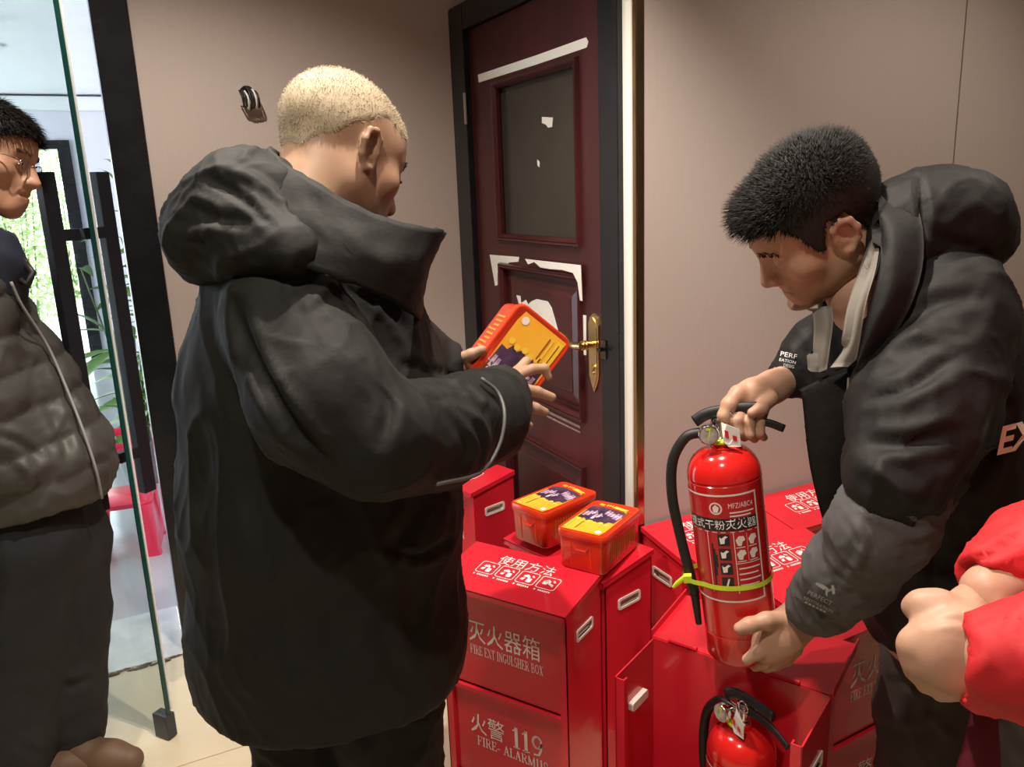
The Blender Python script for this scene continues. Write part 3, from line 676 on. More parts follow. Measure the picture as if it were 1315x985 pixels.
    bm = bmesh.new(); poly(bm, [(.008, -.0336, EH+.036), (.014, -.0336, EH+.033), (.014, -.0336, EH+.020), (.008, -.0336, EH+.023)]); poly(bm, [(.020, -.0336, EH+.026), (.027, -.0336, EH+.023), (.027, -.0336, EH+.014), (.020, -.0336, EH+.017)])
    bmo('tag_print', bm, RED, tg)
    bm = bmesh.new(); tube(bm, [(.0+.012*math.cos(a*math.pi/6), -.022+.006*math.sin(a*math.pi/6), EH+.012) for a in range(13)], .003, 6); bmo('seal_loop', bm, LIME, e)
    return e
def axis_place(o, top, bot, face):
    z = (Vector(top)-Vector(bot)).normalized(); y = -(Vector(face)-Vector(bot)); y = (y-z*y.dot(z)).normalized(); x = y.cross(z)
    m = Matrix(((x.x, y.x, z.x, bot[0]), (x.y, y.y, z.y, bot[1]), (x.z, y.z, z.z, bot[2]), (0, 0, 0, 1))); o.matrix_world = m
ex1 = make_ext('red fire extinguisher with printed label lifted in the hands of the hooded man')
EXD = 1.43
axis_place(ex1, P(925, 562, EXD-.045), P(954, 834, EXD+.03), P(925, 700, .3))
ex2 = copy_tree(ex1); ex2['label'] = 'red fire extinguisher standing inside the open red box'
Dm = Matrix.Translation(D.location)@Matrix.Rotation(D.rotation_euler.z, 4, 'Z')
q = Dm@Vector((.040, .012, .140))
ex2.matrix_world = Matrix.Translation(q)@Matrix.Rotation(D.rotation_euler.z-math.radians(22), 4, 'Z')

# ------------------------------------------------------------------ wall wires
wb = empty('wire_bundle', ony(318, 126, YL), label='coiled black and white wires poking out of the pinkish wall', cat='wires')
WC = ony(318, 126, YL)
bm = bmesh.new(); rg = [[bm.verts.new((r_*math.cos(k*math.pi/10), y_, .012+r_*math.sin(k*math.pi/10))) for k in range(20)] for r_, y_ in ((.0265, -.001), (.0178, -.001), (.0178, .050))]
skin_rings(bm, rg, False, True); bmo('wall_hole', bm, mat('junction_sleeve', (.45, .42, .40), .7), wb)
rr = random.Random(8)
for k in range(7):
    bm = bmesh.new(); x = -.020+.0062*k
    c = spline([(x*.5, .006, .012), (x-.002, -.030, .016+rr.uniform(-.004, .006)), (x+.002, -.048, -.004), (x+.004, -.034, -.026+rr.uniform(-.004, .004)), (x+.002, -.006, -.020)], 5)
    tube(bm, c, .0024, 6); bmo('wire', bm, PAPER if k in (2, 5) else RUB, wb, smooth=True)

wb.scale = (1.25, 1.1, 1.25)
# ------------------------------------------------------------------ lobby things
PINK = mat('pink_plastic', (.80, .035, .10), .30, coat=.2)
pch = empty('plastic_chair', (-.10, 3.80, 0), math.radians(-8), 'small bright pink plastic chair with a tall back behind the glass door', 'chair')
bm = bmesh.new(); skin_rings(bm, [rring(bm, .25, .25, .04, .225), rring(bm, .262, .262, .045, .23), rring(bm, .262, .262, .045, .246), rring(bm, .235, .235, .035, .252)]); bmo('seat', bm, PINK, pch, angle=45)
for sx in (-1, 1):
    for sy in (-1, 1):
        bm = bmesh.new(); rings = []
        for t in (0, .12, .6, 1):
            a_ = .024+.014*t+(.006 if t == 0 else 0); cx, cy = sx*(.118-.020*t), sy*(.118-.020*t)
            rings.append([bm.verts.new((cx+x, cy+y, .235*t)) for x, y in rrect(2*a_, 2*a_, a_*.5, 2)])
        skin_rings(bm, rings); bmo('leg', bm, PINK, pch, angle=40)
bm = bmesh.new(); rings = []
for z_, x_, w2 in ((.0, .150, .135), (.02, .150, .130), (.20, .132, .124), (.42, .118, .120), (.50, .112, .112), (.525, .110, .095)):
    rings.append([bm.verts.new((x_+x+.10*(y/.13)**2*-.35, y, z_)) for x, y in rrect(.034, 2*w2, .015, 3)])
skin_rings(bm, rings); bmo('backrest', bm, PINK, pch, angle=50)
for sy in (-1, 1):
    bm = bmesh.new(); tube(bm, spline([(.10, sy*.108, .47), (.02, sy*.125, .505), (-.07, sy*.13, .485), (-.115, sy*.128, .40), (-.118, sy*.122, .25)], 6), .019, 10, flat=.7); bmo('armrest', bm, PINK, pch, smooth=True)
bm = bmesh.new(); box(bm, -.115, -.10, -.10, .10, .16, .225, .003); bmo('apron', bm, PINK, pch)
LEAF = mat('leaf_green', (.075, .19, .045), .4, col2=(.16, .30, .07), vscale=3)
STEM = mat('stem_green', (.10, .16, .05), .6)
POT = mat('grey_pot', (.22, .22, .22), .5)
def leafmesh(L, wd_):
    bm = bmesh.new(); n = 6; l, r, c = [], [], []
    for k in range(n+1):
        t = k/n; hw = wd_*math.sin(math.pi*min(1, t*.95+.05))**.8*(1-.3*t); z = -.35*L*t*t
        l.append(bm.verts.new((-hw, L*t, z+hw*.35))); r.append(bm.verts.new((hw, L*t, z+hw*.35))); c.append(bm.verts.new((0, L*t, z)))
    for k in range(n):
        bm.faces.new((l[k], c[k], c[k+1], l[k+1])); bm.faces.new((c[k], r[k], r[k+1], c[k+1]))
    me = bpy.data.meshes.new('leaf'); bm.to_mesh(me); bm.free(); me.materials.append(LEAF); me.shade_smooth(); return me
LM = [leafmesh(.32, .034), leafmesh(.38, .042), leafmesh(.26, .028)]
def plant(label, loc, h, nst, seed, spread=.25):
    rr = random.Random(seed); e = empty('potted_palm', loc, 0, label, 'plant')
    bm = bmesh.new(); lathe(bm, [(0, 0), (.11, 0), (.14, .22), (.145, .24), (.125, .24), (.12, .20), (0, .20)], 24); bmo('pot', bm, POT, e, angle=40)
    for s_ in range(nst):
        a = rr.uniform(0, 6.28); hh = h*rr.uniform(.55, 1); tip = Vector((math.cos(a)*spread*rr.uniform(.3, 1), math.sin(a)*spread*rr.uniform(.3, 1), hh))
        c = spline([(math.cos(a)*.03, math.sin(a)*.03, .19), (tip.x*.4, tip.y*.4, hh*.55), tuple(tip)], 5)
        bm = bmesh.new(); tube(bm, c, [.007]*6+[.004]*5, 6); st = bmo('stem', bm, STEM, e, smooth=True)
        for k in range(9):
            p = c[min(len(c)-1, 2+k)]; o = bpy.data.objects.new('leaf', LM[k % 3]); COL.objects.link(o); o.parent = st; o.location = p
            o.rotation_euler = (rr.uniform(-.1, .8), rr.uniform(-.4, .4), rr.uniform(0, 6.28))
    return e
plant('leafy green palm in a grey pot behind the pink chair', (.02, 4.75, 0), 1.35, 8, 5)
plant('tall green palm beside the far lobby doorway', (.25, 6.6, 0), 1.75, 7, 9, .4)
lm = empty('ceiling_spotlight', (-.47, 5.4, LC), label='small white spotlight under the white lobby ceiling', cat='lamp')
bm = bmesh.new(); lathe(bm, [(0, 0), (.05, 0), (.05, -.014), (.02, -.018), (.02, -.05), (0, -.05)], 20); bmo('mount', bm, WHITE, lm, angle=40)
bm = bmesh.new(); tube(bm, [(0, -.05, -.07), (0, .07, -.055)], .034, 16); bmo('head', bm, WHITE, lm, angle=40)
sd = empty('ceiling_disc', (-.52, 6.3, LC), label='flat round disc fitted on the white lobby ceiling', cat='detector')
bm = bmesh.new(); lathe(bm, [(0, 0), (.11, 0), (.11, -.012), (.09, -.02), (0, -.02)], 28); bmo('cover', bm, WHITE, sd, angle=40)
bm = bmesh.new(); lathe(bm, [(.07, -.0195), (.07, -.024), (.06, -.024), (.06, -.0195)], 28); bmo('ring', bm, SILL, sd)
# outside the lobby door
tag(boxo('ground', (-14, LY+.15, -.12), (10, 34, -.02), mat('paving', (.62, .60, .56), .8, var=.1)), kind='structure')
def shrub(label, loc, r, h, n, seed):
    rr = random.Random(seed); e = empty('shrub', loc, 0, label, 'shrub')
    bm = bmesh.new()
    for k in range(n):
        p = Vector((rr.gauss(0, r*.5), rr.gauss(0, r*.4), h*rr.random()**.8)); d = Vector((rr.gauss(0, 1), rr.gauss(0, 1), rr.uniform(.1, 1))).normalized(); s_ = rr.uniform(.05, .11)
        u = d.orthogonal().normalized()*s_*.3; poly(bm, [p-u*.2, p+d*s_*.5+u, p+d*s_, p+d*s_*.5-u])
    tag(bmo('foliage', bm, mat('shrub_leaf', (.24, .36, .12), .6, col2=(.42, .46, .22), vscale=2) if 'shrub_leaf' not in MATS else MATS['shrub_leaf'], e), kind='stuff')
    bm = bmesh.new()
    for k in range(5): tube(bm, [(rr.gauss(0, .05), rr.gauss(0, .05), -.02), (rr.gauss(0, r*.4), rr.gauss(0, r*.4), h*.8)], [.02, .006], 5)
    bmo('stems', bm, STEM, e)
shrub('loose pale green bush outside the lobby doorway', (-1.0, 12.6, 0), .7, 2.2, 2600, 2)
shrub('tall pale bush outside behind the first bush', (-.6, 15.5, 0), 1.2, 3.4, 3000, 6)

# ------------------------------------------------------------------ organic modelling: distance fields in camera axes, meshed by surface nets
class SDF:
    def __init__(s, lo, hi, vox):
        s.lo = np.array(lo, float); s.v = vox; s.n = (np.ceil((np.array(hi)-s.lo)/vox).astype(int)+1)
        s.D = np.full(s.n, .08, np.float32)
        s.ax = [(s.lo[i]+vox*np.arange(s.n[i])).astype(np.float32) for i in range(3)]
    def win(s, lo, hi):
        a = np.clip(np.floor((np.array(lo)-s.lo)/s.v).astype(int), 0, s.n); b = np.clip(np.ceil((np.array(hi)-s.lo)/s.v).astype(int)+1, 0, s.n)
        sl = tuple(slice(a[i], b[i]) for i in range(3))
        if min(b-a) <= 0: return None, None
        return sl, (s.ax[0][sl[0]][:, None, None], s.ax[1][sl[1]][None, :, None], s.ax[2][sl[2]][None, None, :])
    def mix(s, sl, d, k, op):
        D = s.D[sl]; d = d.astype(np.float32)
        if op == 'add':
            h = np.maximum(k-np.abs(D-d), 0)/max(k, 1e-6); s.D[sl] = np.minimum(D, d)-h*h*k*.25
        else:
            e = -d; h = np.maximum(k-np.abs(D-e), 0)/max(k, 1e-6); s.D[sl] = np.maximum(D, e)+h*h*k*.25
    def cone(s, a, b, ra, rb, k=.02, sq=1.0, op='add'):
        a = np.array(a, float); b = np.array(b, float); R = max(ra, rb)*max(1, sq)+k+.03
        sl, g = s.win(np.minimum(a, b)-R, np.maximum(a, b)+R)
        if sl is None: return
        X, Y, Z = g[0]-a[0], g[1]-a[1], (g[2]-a[2])/sq
        B = b-a; B[2] /= sq; bb = max(1e-12, B@B)
        t = np.clip((X*B[0]+Y*B[1]+Z*B[2])/bb, 0, 1); x, y, z = X-t*B[0], Y-t*B[1], Z-t*B[2]
        q = np.sqrt(x*x+y*y+z*z)+1e-9; r = ra+(rb-ra)*t; d = q-r
        if sq != 1: d = d*q/np.sqrt(x*x+y*y+(z/sq)**2+1e-18)
        s.mix(sl, d, k, op)
    def ell(s, c, r, rot=None, k=.02, op='add'):
        c = np.array(c, float); r = np.array(r, float); R = r.max()+k+.03
        sl, g = s.win(c-R, c+R)
        if sl is None: return
        p = [g[i]-c[i] for i in range(3)]
        if rot is not None: p = [rot[i][0]*p[0]+rot[i][1]*p[1]+rot[i][2]*p[2] for i in range(3)]
        k0 = np.sqrt(sum((p[i]/r[i])**2 for i in range(3)))+1e-9; k1 = np.sqrt(sum((p[i]/r[i]**2)**2 for i in range(3)))+1e-9
        s.mix(sl, k0*(k0-1)/k1, k, op)
    def chain(s, pts, k=.02, sq=1.0, op='add'):
        """pts: (px, py, depth, radius in photo pixels)"""
        q = [(camv(p[0], p[1], p[2]), p[3]*p[2]/F) for p in pts]
        if len(q) == 1: s.cone(q[0][0], q[0][0]+1e-4, q[0][1], q[0][1], k, sq, op)
        for (a, ra), (b, rb) in zip(q, q[1:]): s.cone(a, b, ra, rb, k, sq, op)
    def plane(s, n, o, k=.004):
        """cut away everything on the +n side"""
        X, Y, Z = s.ax[0][:, None, None], s.ax[1][None, :, None], s.ax[2][None, None, :]
        d = (X-o[0])*n[0]+(Y-o[1])*n[1]+(Z-o[2])*n[2]
        h = np.maximum(k-np.abs(s.D-d), 0)/k; s.D = (np.maximum(s.D, d)+h*h*k*.25).astype(np.float32)
    def mesh(s):
        D = s.D.copy()
        for i in range(3):
            sl = [slice(None)]*3
            for e in (0, -1): sl[i] = e; D[tuple(sl)] = .08
        sg = D < 0; n = np.array(D.shape)-1
        cnt = np.zeros(n, np.int8)
        for i in (0, 1):
            for j in (0, 1):
                for k in (0, 1): cnt += sg[i:n[0]+i, j:n[1]+j, k:n[2]+k]
        act = (cnt > 0) & (cnt < 8); idx = np.full(n, -1, np.int64); c = np.argwhere(act); idx[act] = np.arange(len(c))
        acc = np.zeros((len(c), 3)); w_ = np.zeros(len(c))
        for ax in range(3):
            o1, o2 = [k for k in range(3) if k != ax]
            for i in (0, 1):
                for j in (0, 1):
                    a = c.copy(); a[:, o1] += i; a[:, o2] += j; b = a.copy(); b[:, ax] += 1
                    da, db = D[tuple(a.T)], D[tuple(b.T)]; m = (da < 0) != (db < 0)
                    t = np.where(m, da/np.where(m, da-db, 1), 0); p = a.astype(float); p[:, ax] += t
                    acc[m] += p[m]; w_[m] += 1
        V = s.lo+s.v*(acc/w_[:, None]); FC = []
        for ax in range(3):
            o1, o2 = [(1, 2), (2, 0), (0, 1)][ax]
            a = [slice(0, -1)]*3
            lo = [slice(0, D.shape[k]) for k in range(3)]; hi = list(lo); lo[ax] = slice(0, -1); hi[ax] = slice(1, None)
            ch = np.argwhere(sg[tuple(lo)] != sg[tuple(hi)]); ch = ch[(ch[:, o1] > 0) & (ch[:, o2] > 0) & (ch[:, o1] < n[o1]) & (ch[:, o2] < n[o2])]
            def cell(d1, d2): q = ch.copy(); q[:, o1] -= d1; q[:, o2] -= d2; return idx[tuple(q.T)]
            q = np.stack([cell(1, 1), cell(0, 1), cell(0, 0), cell(1, 0)], 1)
            fl_ = ~sg[tuple(ch.T)]; q[fl_] = q[fl_][:, ::-1]; FC.append(q)
        FC = np.concatenate(FC); return V, FC[(FC >= 0).all(1)]
def vnormals(V, Fc):
    a, b = V[Fc[:, 2]]-V[Fc[:, 0]], V[Fc[:, 3]]-V[Fc[:, 1]]; fn = np.cross(a, b); N = np.zeros_like(V)
    for k in range(4): np.add.at(N, Fc[:, k], fn)
    return N/(np.linalg.norm(N, axis=1)[:, None]+1e-12)
def relax(V, Fc, it=1, w_=.5):
    for _ in range(it):
        A = np.zeros_like(V); c = np.zeros(len(V))
        for k in range(4):
            i, j = Fc[:, k], Fc[:, (k+1) % 4]; np.add.at(A, i, V[j]); np.add.at(A, j, V[i]); np.add.at(c, i, 1); np.add.at(c, j, 1)
        V = V*(1-w_)+w_*A/np.maximum(c, 1)[:, None]
    return V
def pxof(V): return np.stack([V[:, 0]/V[:, 2]*F+CX, V[:, 1]/V[:, 2]*F+CY], 1)
def creases(V, Fc, lines):
    """press or raise fold lines, given as photo polylines (points, width px, height m; minus = pressed in)"""
    N = vnormals(V, Fc); p = pxof(V); disp = np.zeros(len(V)); face = np.clip(-N[:, 2]*1.6, 0, 1)
    for pts, wd_, amp in lines:
        pts = np.array([(q[0], q[1]) for q in (spline([(x, y, 0) for x, y in pts], 5) if len(pts) > 2 else [Vector((x, y, 0)) for x, y in pts])]); best = np.full(len(V), 1e9); bt = np.zeros(len(V)); m = len(pts)-1
        for i in range(m):
            a, b = pts[i], pts[i+1]; ab = b-a; t = np.clip(((p-a)@ab)/max(1e-9, ab@ab), 0, 1); d = np.linalg.norm(p-a-t[:, None]*ab, axis=1)
            u = d < best; best[u] = d[u]; bt[u] = ((i+t)/m)[u]
        env = np.sin(np.pi*np.clip(bt, .04, .96))**.5
        disp += amp*env*(np.exp(-(best/wd_)**2)-.45*np.exp(-((best-2.1*wd_)/wd_)**2))
    return V+N*(disp*face)[:, None]
def rumple(V, Fc, amp, sc, seed=0, stretch=(1, 1, 1)):
    N = vnormals(V, Fc); st = np.array(stretch)
    d = np.array([noise.noise(Vector(v*sc*st+seed))+.5*noise.noise(Vector(v*sc*2.2*st+seed+7))+1.1*((1-abs(noise.noise(Vector(v*sc*1.5*st+seed+3))))**6-.25)+.45*((1-abs(noise.noise(Vector(v*sc*3.1*st+seed+11))))**6-.25) for v in V]); return V+N*(d*amp)[:, None]
def toworld(V): return EYEP+V@RT.T
def npmesh(name, V, Fc):
    me = bpy.data.meshes.new(name); me.vertices.add(len(V)); me.vertices.foreach_set('co', np.asarray(V, np.float32).ravel())
    k = Fc.shape[1]; me.loops.add(len(Fc)*k); me.loops.foreach_set('vertex_index', Fc.astype(np.int32).ravel())
    me.polygons.add(len(Fc)); me.polygons.foreach_set('loop_start', np.arange(len(Fc), dtype=np.int32)*k)
    me.update(calc_edges=True); me.validate(); me.shade_smooth(); return me
def bounds(pts, pad=.03):
    q = np.array([camv(p[0], p[1], p[2]) for p in pts]); r = np.array([p[3]*p[2]/F for p in pts])[:, None]*1.15
    return (q-r).min(0)-pad, (q+r).max(0)+pad
def organic(chains, vox, k=.02, sub=(), cuts=(), smooth=1):
    """chains: list of (points, squash[, k])"""
    allp = [p for c in chains for p in c[0]]; mx_ = max([1]+[c[1] for c in chains]); lo, hi = bounds(allp, .03)
    lo[2] -= (mx_-1)*.2; hi[2] += (mx_-1)*.2
    s = SDF(lo, hi, vox)
    for c in chains: s.chain(c[0], c[2] if len(c) > 2 else k, c[1])
    for c in sub: s.chain(c[0], c[2] if len(c) > 2 else k, c[1], 'sub')
    for n, o in cuts: s.plane(n, o)
    V, Fc = s.mesh(); return (relax(V, Fc, smooth) if smooth else V), Fc
WUP = RT.T@np.array([0, 0, 1.])          # world up in camera axes
def wcam(p): return RT.T@(np.array(p)-EYEP)
def wpx(p, r=0):
    c = wcam(p); return (CX+F*c[0]/c[2], CY+F*c[1]/c[2], c[2], r*F/c[2])   # a world point and metre radius as a chain entry
def zcut(z, above=False):
    o = wcam((0, 0, z)); n = WUP if above else -WUP; return (n, o)
def merge(parts):
    V, Fc, o = [], [], 0
    for v, f_ in parts: V.append(v); Fc.append(f_+o); o += len(v)
    return np.concatenate(V), np.concatenate(Fc)
def put(name, VF, m, parent): 
    root = Vector(parent.location) if parent.parent is None else Vector(parent.parent.location)
    return link(name, npmesh(name, toworld(VF[0])-np.array(root), VF[1]), m, parent)
def tri(V, x, y, rad=6):
    """depth of the nearest visible surface point under a photo pixel"""
    p = pxof(V); d = np.linalg.norm(p-np.array([x, y]), axis=1); c = d < rad
    while not c.any(): rad *= 1.6; c = d < rad
    return V[c][:, 2].min()
def on_surf(V, pts, off=.002, rad=6): return [P(x, y, tri(V, x, y, rad)-off) for x, y in pts]
def ring_loft(rings, n=48, levels=3, thick=.010):
    """closed cloth band through rings of (px,py,depth) control points; returns a solid shell in camera axes"""
    R_ = []
    for r in rings:
        q = [Vector(camv(*p)) for p in r]; q = q+q[:3]; q = [q[-4]]+q if False else q
        pts = []; m = len(r)
        for i in range(n):
            t = i/n*m; a = int(t); u = t-a
            p0, p1, p2, p3 = (Vector(camv(*r[(a+j) % m])) for j in (-1, 0, 1, 2))
            pts.append(.5*((2*p1)+(p2-p0)*u+(2*p0-5*p1+4*p2-p3)*u*u+(3*p1-p0-3*p2+p3)*u**3))
        R_.append(np.array(pts))
    L = []
    for i in range(len(R_)-1):
        for j in range(levels): L.append(R_[i]+(R_[i+1]-R_[i])*j/levels)
    L.append(R_[-1]); G = np.array(L)
    for _ in range(2): G[1:-1] = .5*G[1:-1]+.25*(G[:-2]+G[2:])
    m = len(G); V = G.reshape(-1, 3); Fc = np.array([(i*n+j, i*n+(j+1) % n, (i+1)*n+(j+1) % n, (i+1)*n+j) for i in range(m-1) for j in range(n)])
    N = vnormals(V, Fc); c = V.mean(0); sgn = np.sign(((V-c)*N).sum(1).mean()); W_ = V-N*sgn*thick
    FI = Fc[:, ::-1]+len(V); rim = []
    for i in (0, m-1):
        for j in range(n):
            a, b = i*n+j, i*n+(j+1) % n; rim.append((a, a+len(V), b+len(V), b) if (i == 0) else (a, b, b+len(V), a+len(V)))
    A, B = np.concatenate([V, W_]), np.concatenate([Fc, FI, np.array(rim)])
    return A, B
def patch_cloth(rows, thick=.006):
    """open cloth panel from rows of (px,py,depth) points, with thickness"""
    G = np.array([[camv(*p) for p in r] for r in rows]); h, n = G.shape[:2]
    G2 = []
    for r in G: G2.append(np.array([tuple(v) for v in spline([tuple(p) for p in r], 4)]) if n > 2 else r)
    G = np.array(G2); G = np.array([[tuple(v) for v in spline([tuple(p) for p in G[:, j]], 4)] if h > 2 else [tuple(p) for p in G[:, j]] for j in range(G.shape[1])]).transpose(1, 0, 2)
    h, n = G.shape[:2]; V = G.reshape(-1, 3); Fc = np.array([(i*n+j, i*n+j+1, (i+1)*n+j+1, (i+1)*n+j) for i in range(h-1) for j in range(n-1)])
    N = vnormals(V, Fc); N *= -np.sign(N[:, 2:3]+1e-9); W_ = V-N*thick; o = len(V)
    bd = [(j, j+1) for j in range(n-1)]+[((h-1)*n+j+1, (h-1)*n+j) for j in range(n-1)]+[(i*n+n-1, (i+1)*n+n-1) for i in range(h-1)]+[((i+1)*n, i*n) for i in range(h-1)]
    rim = np.array([(a, b, b+o, a+o) for a, b in bd])
    return np.concatenate([V, W_]), np.concatenate([Fc, Fc[:, ::-1]+o, rim])

# ---- materials of people
def skinmat(name, col, col2):
    m = mat(name, col, .48, var=0, col2=col2, vscale=22, bump=.15, bscale=180, bdist=.0008, spec=.4)
    b = m.node_tree.nodes['Principled BSDF']; b.inputs['Subsurface Weight'].default_value = .12; b.inputs['Subsurface Radius'].default_value = (.012, .005, .003); return m
SK1 = skinmat('skin_warm', (.48, .29, .20), (.43, .235, .16))
SK2 = skinmat('skin_tan', (.52, .30, .195), (.46, .24, .15))
SK3 = skinmat('skin_ruddy', (.34, .215, .138), (.31, .18, .115))
def cloth(name, col, rough=.55, sheen=.0, bump=.25, bscale=11, bdist=.010, var=.25): return mat(name, col, rough, bump=bump, bscale=bscale, bdist=bdist, var=var, vscale=9, sheen=sheen, detail=6, spec=.35)
COATB = cloth('black_coat', (.011, .011, .0100), .72, bump=.5)
COATL = cloth('charcoal_puffer', (.060, .058, .052), .48)
COATR = cloth('brown_black_jacket', (.0085, .0072, .0072), .66, bump=.5)
GREYS = cloth('charcoal_sleeve', (.088, .085, .084), .75, bump=.3)
GREYI = cloth('grey_lining', (.21, .19, .165), .8)
TROUB = cloth('black_trousers', (.012, .012, .012), .8)
TROUL = cloth('navy_trousers', (.022, .023, .026), .8)
TROUR = cloth('dark_grey_trousers', (.068, .058, .050), .8)
REDJ = cloth('red_jacket', (.62, .022, .028), .65, bump=.2)
PLUM = cloth('plum_lining', (.16, .012, .03), .8)
SHOE = mat('brown_leather', (.13, .075, .045), .6, bump=.3, bscale=60)
SHOEB = mat('black_leather', (.02, .02, .02), .4)
HAIRB = mat('black_hair', (.010, .008, .007), .65)
HAIRW = mat('cropped_pale_hair', (.42, .345, .235), .7, col2=(.33, .265, .175), vscale=40)
EYEW = mat('eye_white', (.7, .66, .6), .15); IRIS = mat('iris', (.02, .012, .008), .1)

# ---- heads (local axes: x sideways, y forward, z up, metres)
_hb = None
def head_base():
    global _hb
    if _hb: return _hb
    s = SDF((-.11, -.13, -.22), (.11, .15, .14), .0028)
    s.ell((0, -.014, .034), (.075, .096, .083), k=.01)
    s.ell((0, .022, -.030), (.063, .068, .086), k=.03)
    s.ell((0, .050, .035), (.055, .046, .050), k=.03)
    for x in (-1, 1):
        s.cone((x*.050, -.006, -.055), (x*.020, .068, -.100), .022, .016, .03)
        s.ell((x*.044, .056, -.024), (.022, .022, .020), k=.025)
        s.cone((x*.012, .085, .020), (x*.040, .072, .018), .011, .009, .014)
    s.ell((0, .076, -.101), (.022, .016, .016), k=.02)
    s.cone((0, .082, -.052), (0, .082, -.075), .020, .020, .03)
    for x in (-1, 1): s.ell((x*.032, .099, -.001), (.017, .014, .013), k=.014, op='sub')
    for x in (-1, 1): s.ell((x*.032, .078, -.002), (.0145, .0125, .0115), k=.004)
    s.cone((0, .090, .008), (0, .112, -.034), .0075, .0115, .014)
    for x in (-1, 1): s.ell((x*.012, .101, -.037), (.0085, .010, .008), k=.008)
    for x in (-1, 1): s.ell((x*.0065, .108, -.047), (.003, .005, .003), k=.004, op='sub')
    s.cone((-.018, .093, -.060), (.018, .093, -.060), .0062, .0062, .006); s.cone((-.015, .093, -.072), (.015, .093, -.072), .0068, .0068, .006)
    s.cone((-.024, .094, -.066), (0, .104, -.0655), .0018, .0022, .004, op='sub'); s.cone((.024, .094, -.066), (0, .104, -.0655), .0018, .0022, .004, op='sub')
    s.cone((0, -.030, -.05), (0, -.048, -.22), .058, .062, .03)
    for x in (-1, 1):
        e = [(.073, .006, -.028), (.076, .005, -.006), (.080, .002, .012), (.084, -.011, .020), (.087, -.024, .014), (.087, -.028, -.003), (.081, -.022, -.022), (.076, -.007, -.036), (.073, .002, -.034)]
        for a, b in zip(e, e[1:]): s.cone((x*a[0], *a[1:]), (x*b[0], *b[1:]), .0048, .0048, .004)
        s.ell((x*.075, -.011, -.006), (.006, .016, .023), k=.006)
        s.ell((x*.0845, -.010, -.006), (.006, .0075, .012), k=.005, op='sub')
        s.cone((x*.076, -.003, -.033), (x*.074, .001, -.037), .006, .005, .005)
    V, Fc = s.mesh(); _hb = (relax(V, Fc, 1, .35), Fc); return _hb
def hframe(px, py, d, fwd, up, sc):
    f_ = np.array(fwd, float); f_ /= np.linalg.norm(f_); u = np.array(up, float); u -= f_*(u@f_); u /= np.linalg.norm(u); r = np.cross(f_, u)
    return camv(px, py, d), np.stack([r, f_, u])*sc          # local -> camera: c + l @ B
def hmap(fr, L): return fr[0]+np.asarray(L, float)@fr[1]
def strands(fr, V, Fc, mask, length, width, n, direction, seed, droop=.0, curl=.25):
    """hair as thin three-sided locks standing on the scalp; mask/length/direction work in head axes"""
    rr = np.random.RandomState(seed); N = vnormals(V, Fc); i = np.where(mask(V) > rr.rand(len(V)))[0]
    i = rr.choice(i, n); base = V[i]+rr.normal(0, .0012, (n, 3)); nb = N[i]; dr_ = direction(base, nb)+rr.normal(0, curl, (n, 3)); dr_ /= np.linalg.norm(dr_, axis=1)[:, None]
    L = (length(base)*rr.uniform(.65, 1.15, n))[:, None]
    sd_ = np.cross(dr_, nb+1e-4); sd_ /= np.linalg.norm(sd_, axis=1)[:, None]+1e-9; th = np.cross(dr_, sd_)
    d2 = dr_*(1-droop)+np.array([0, 0, -1])*droop+rr.normal(0, curl*.3, (n, 3)); d2 /= np.linalg.norm(d2, axis=1)[:, None]
    b0 = base-nb*.002; mid = base+dr_*L*.5; tip = mid+d2*L*.5; w_ = width
    vs = []
    for c, ww in ((b0, w_), (mid, w_*.8)): vs += [c-sd_*ww, c+sd_*ww, c+th*ww*1.2]
    vs.append(tip); A = np.stack(vs, 1); o = np.arange(n)[:, None]*7
    q = np.concatenate([o+np.array(t) for t in ((0, 1, 4, 3), (1, 2, 5, 4), (2, 0, 3, 5), (3, 4, 6, 6), (4, 5, 6, 6), (5, 3, 6, 6))])
    return hmap(fr, A.reshape(-1, 3)), q
def trimesh(name, V, Q, m, parent):
    me = bpy.data.meshes.new(name); root = np.array(parent.location if parent.parent is None else parent.parent.location)
    T_ = Q[Q[:, 2] == Q[:, 3]][:, :3]; Q_ = Q[Q[:, 2] != Q[:, 3]]; T_ = np.concatenate([T_, Q_[:, [0, 1, 2]], Q_[:, [0, 2, 3]]])
    me = npmesh(name, toworld(V)-root, T_); return link(name, me, m, parent)
def scalp(fr, V, Fc, mask, thick):
    """close-fitting hair cap: scalp faces inside the mask, lifted off the skin"""
    m = mask(V); N = vnormals(V, Fc); U = V+N*(thick*np.clip(m*1.6-.25, -.3, 1))[:, None]; k = (m[Fc] > .12).all(1); f_ = Fc[k]; u, inv = np.unique(f_, return_inverse=True)
    return hmap(fr, U[u]), inv.reshape(f_.shape)
def sstep(a, b, x): t = np.clip((x-a)/(b-a), 0, 1); return t*t*(3-2*t)
def person(label, base): return empty('person', base, 0, label, 'person')
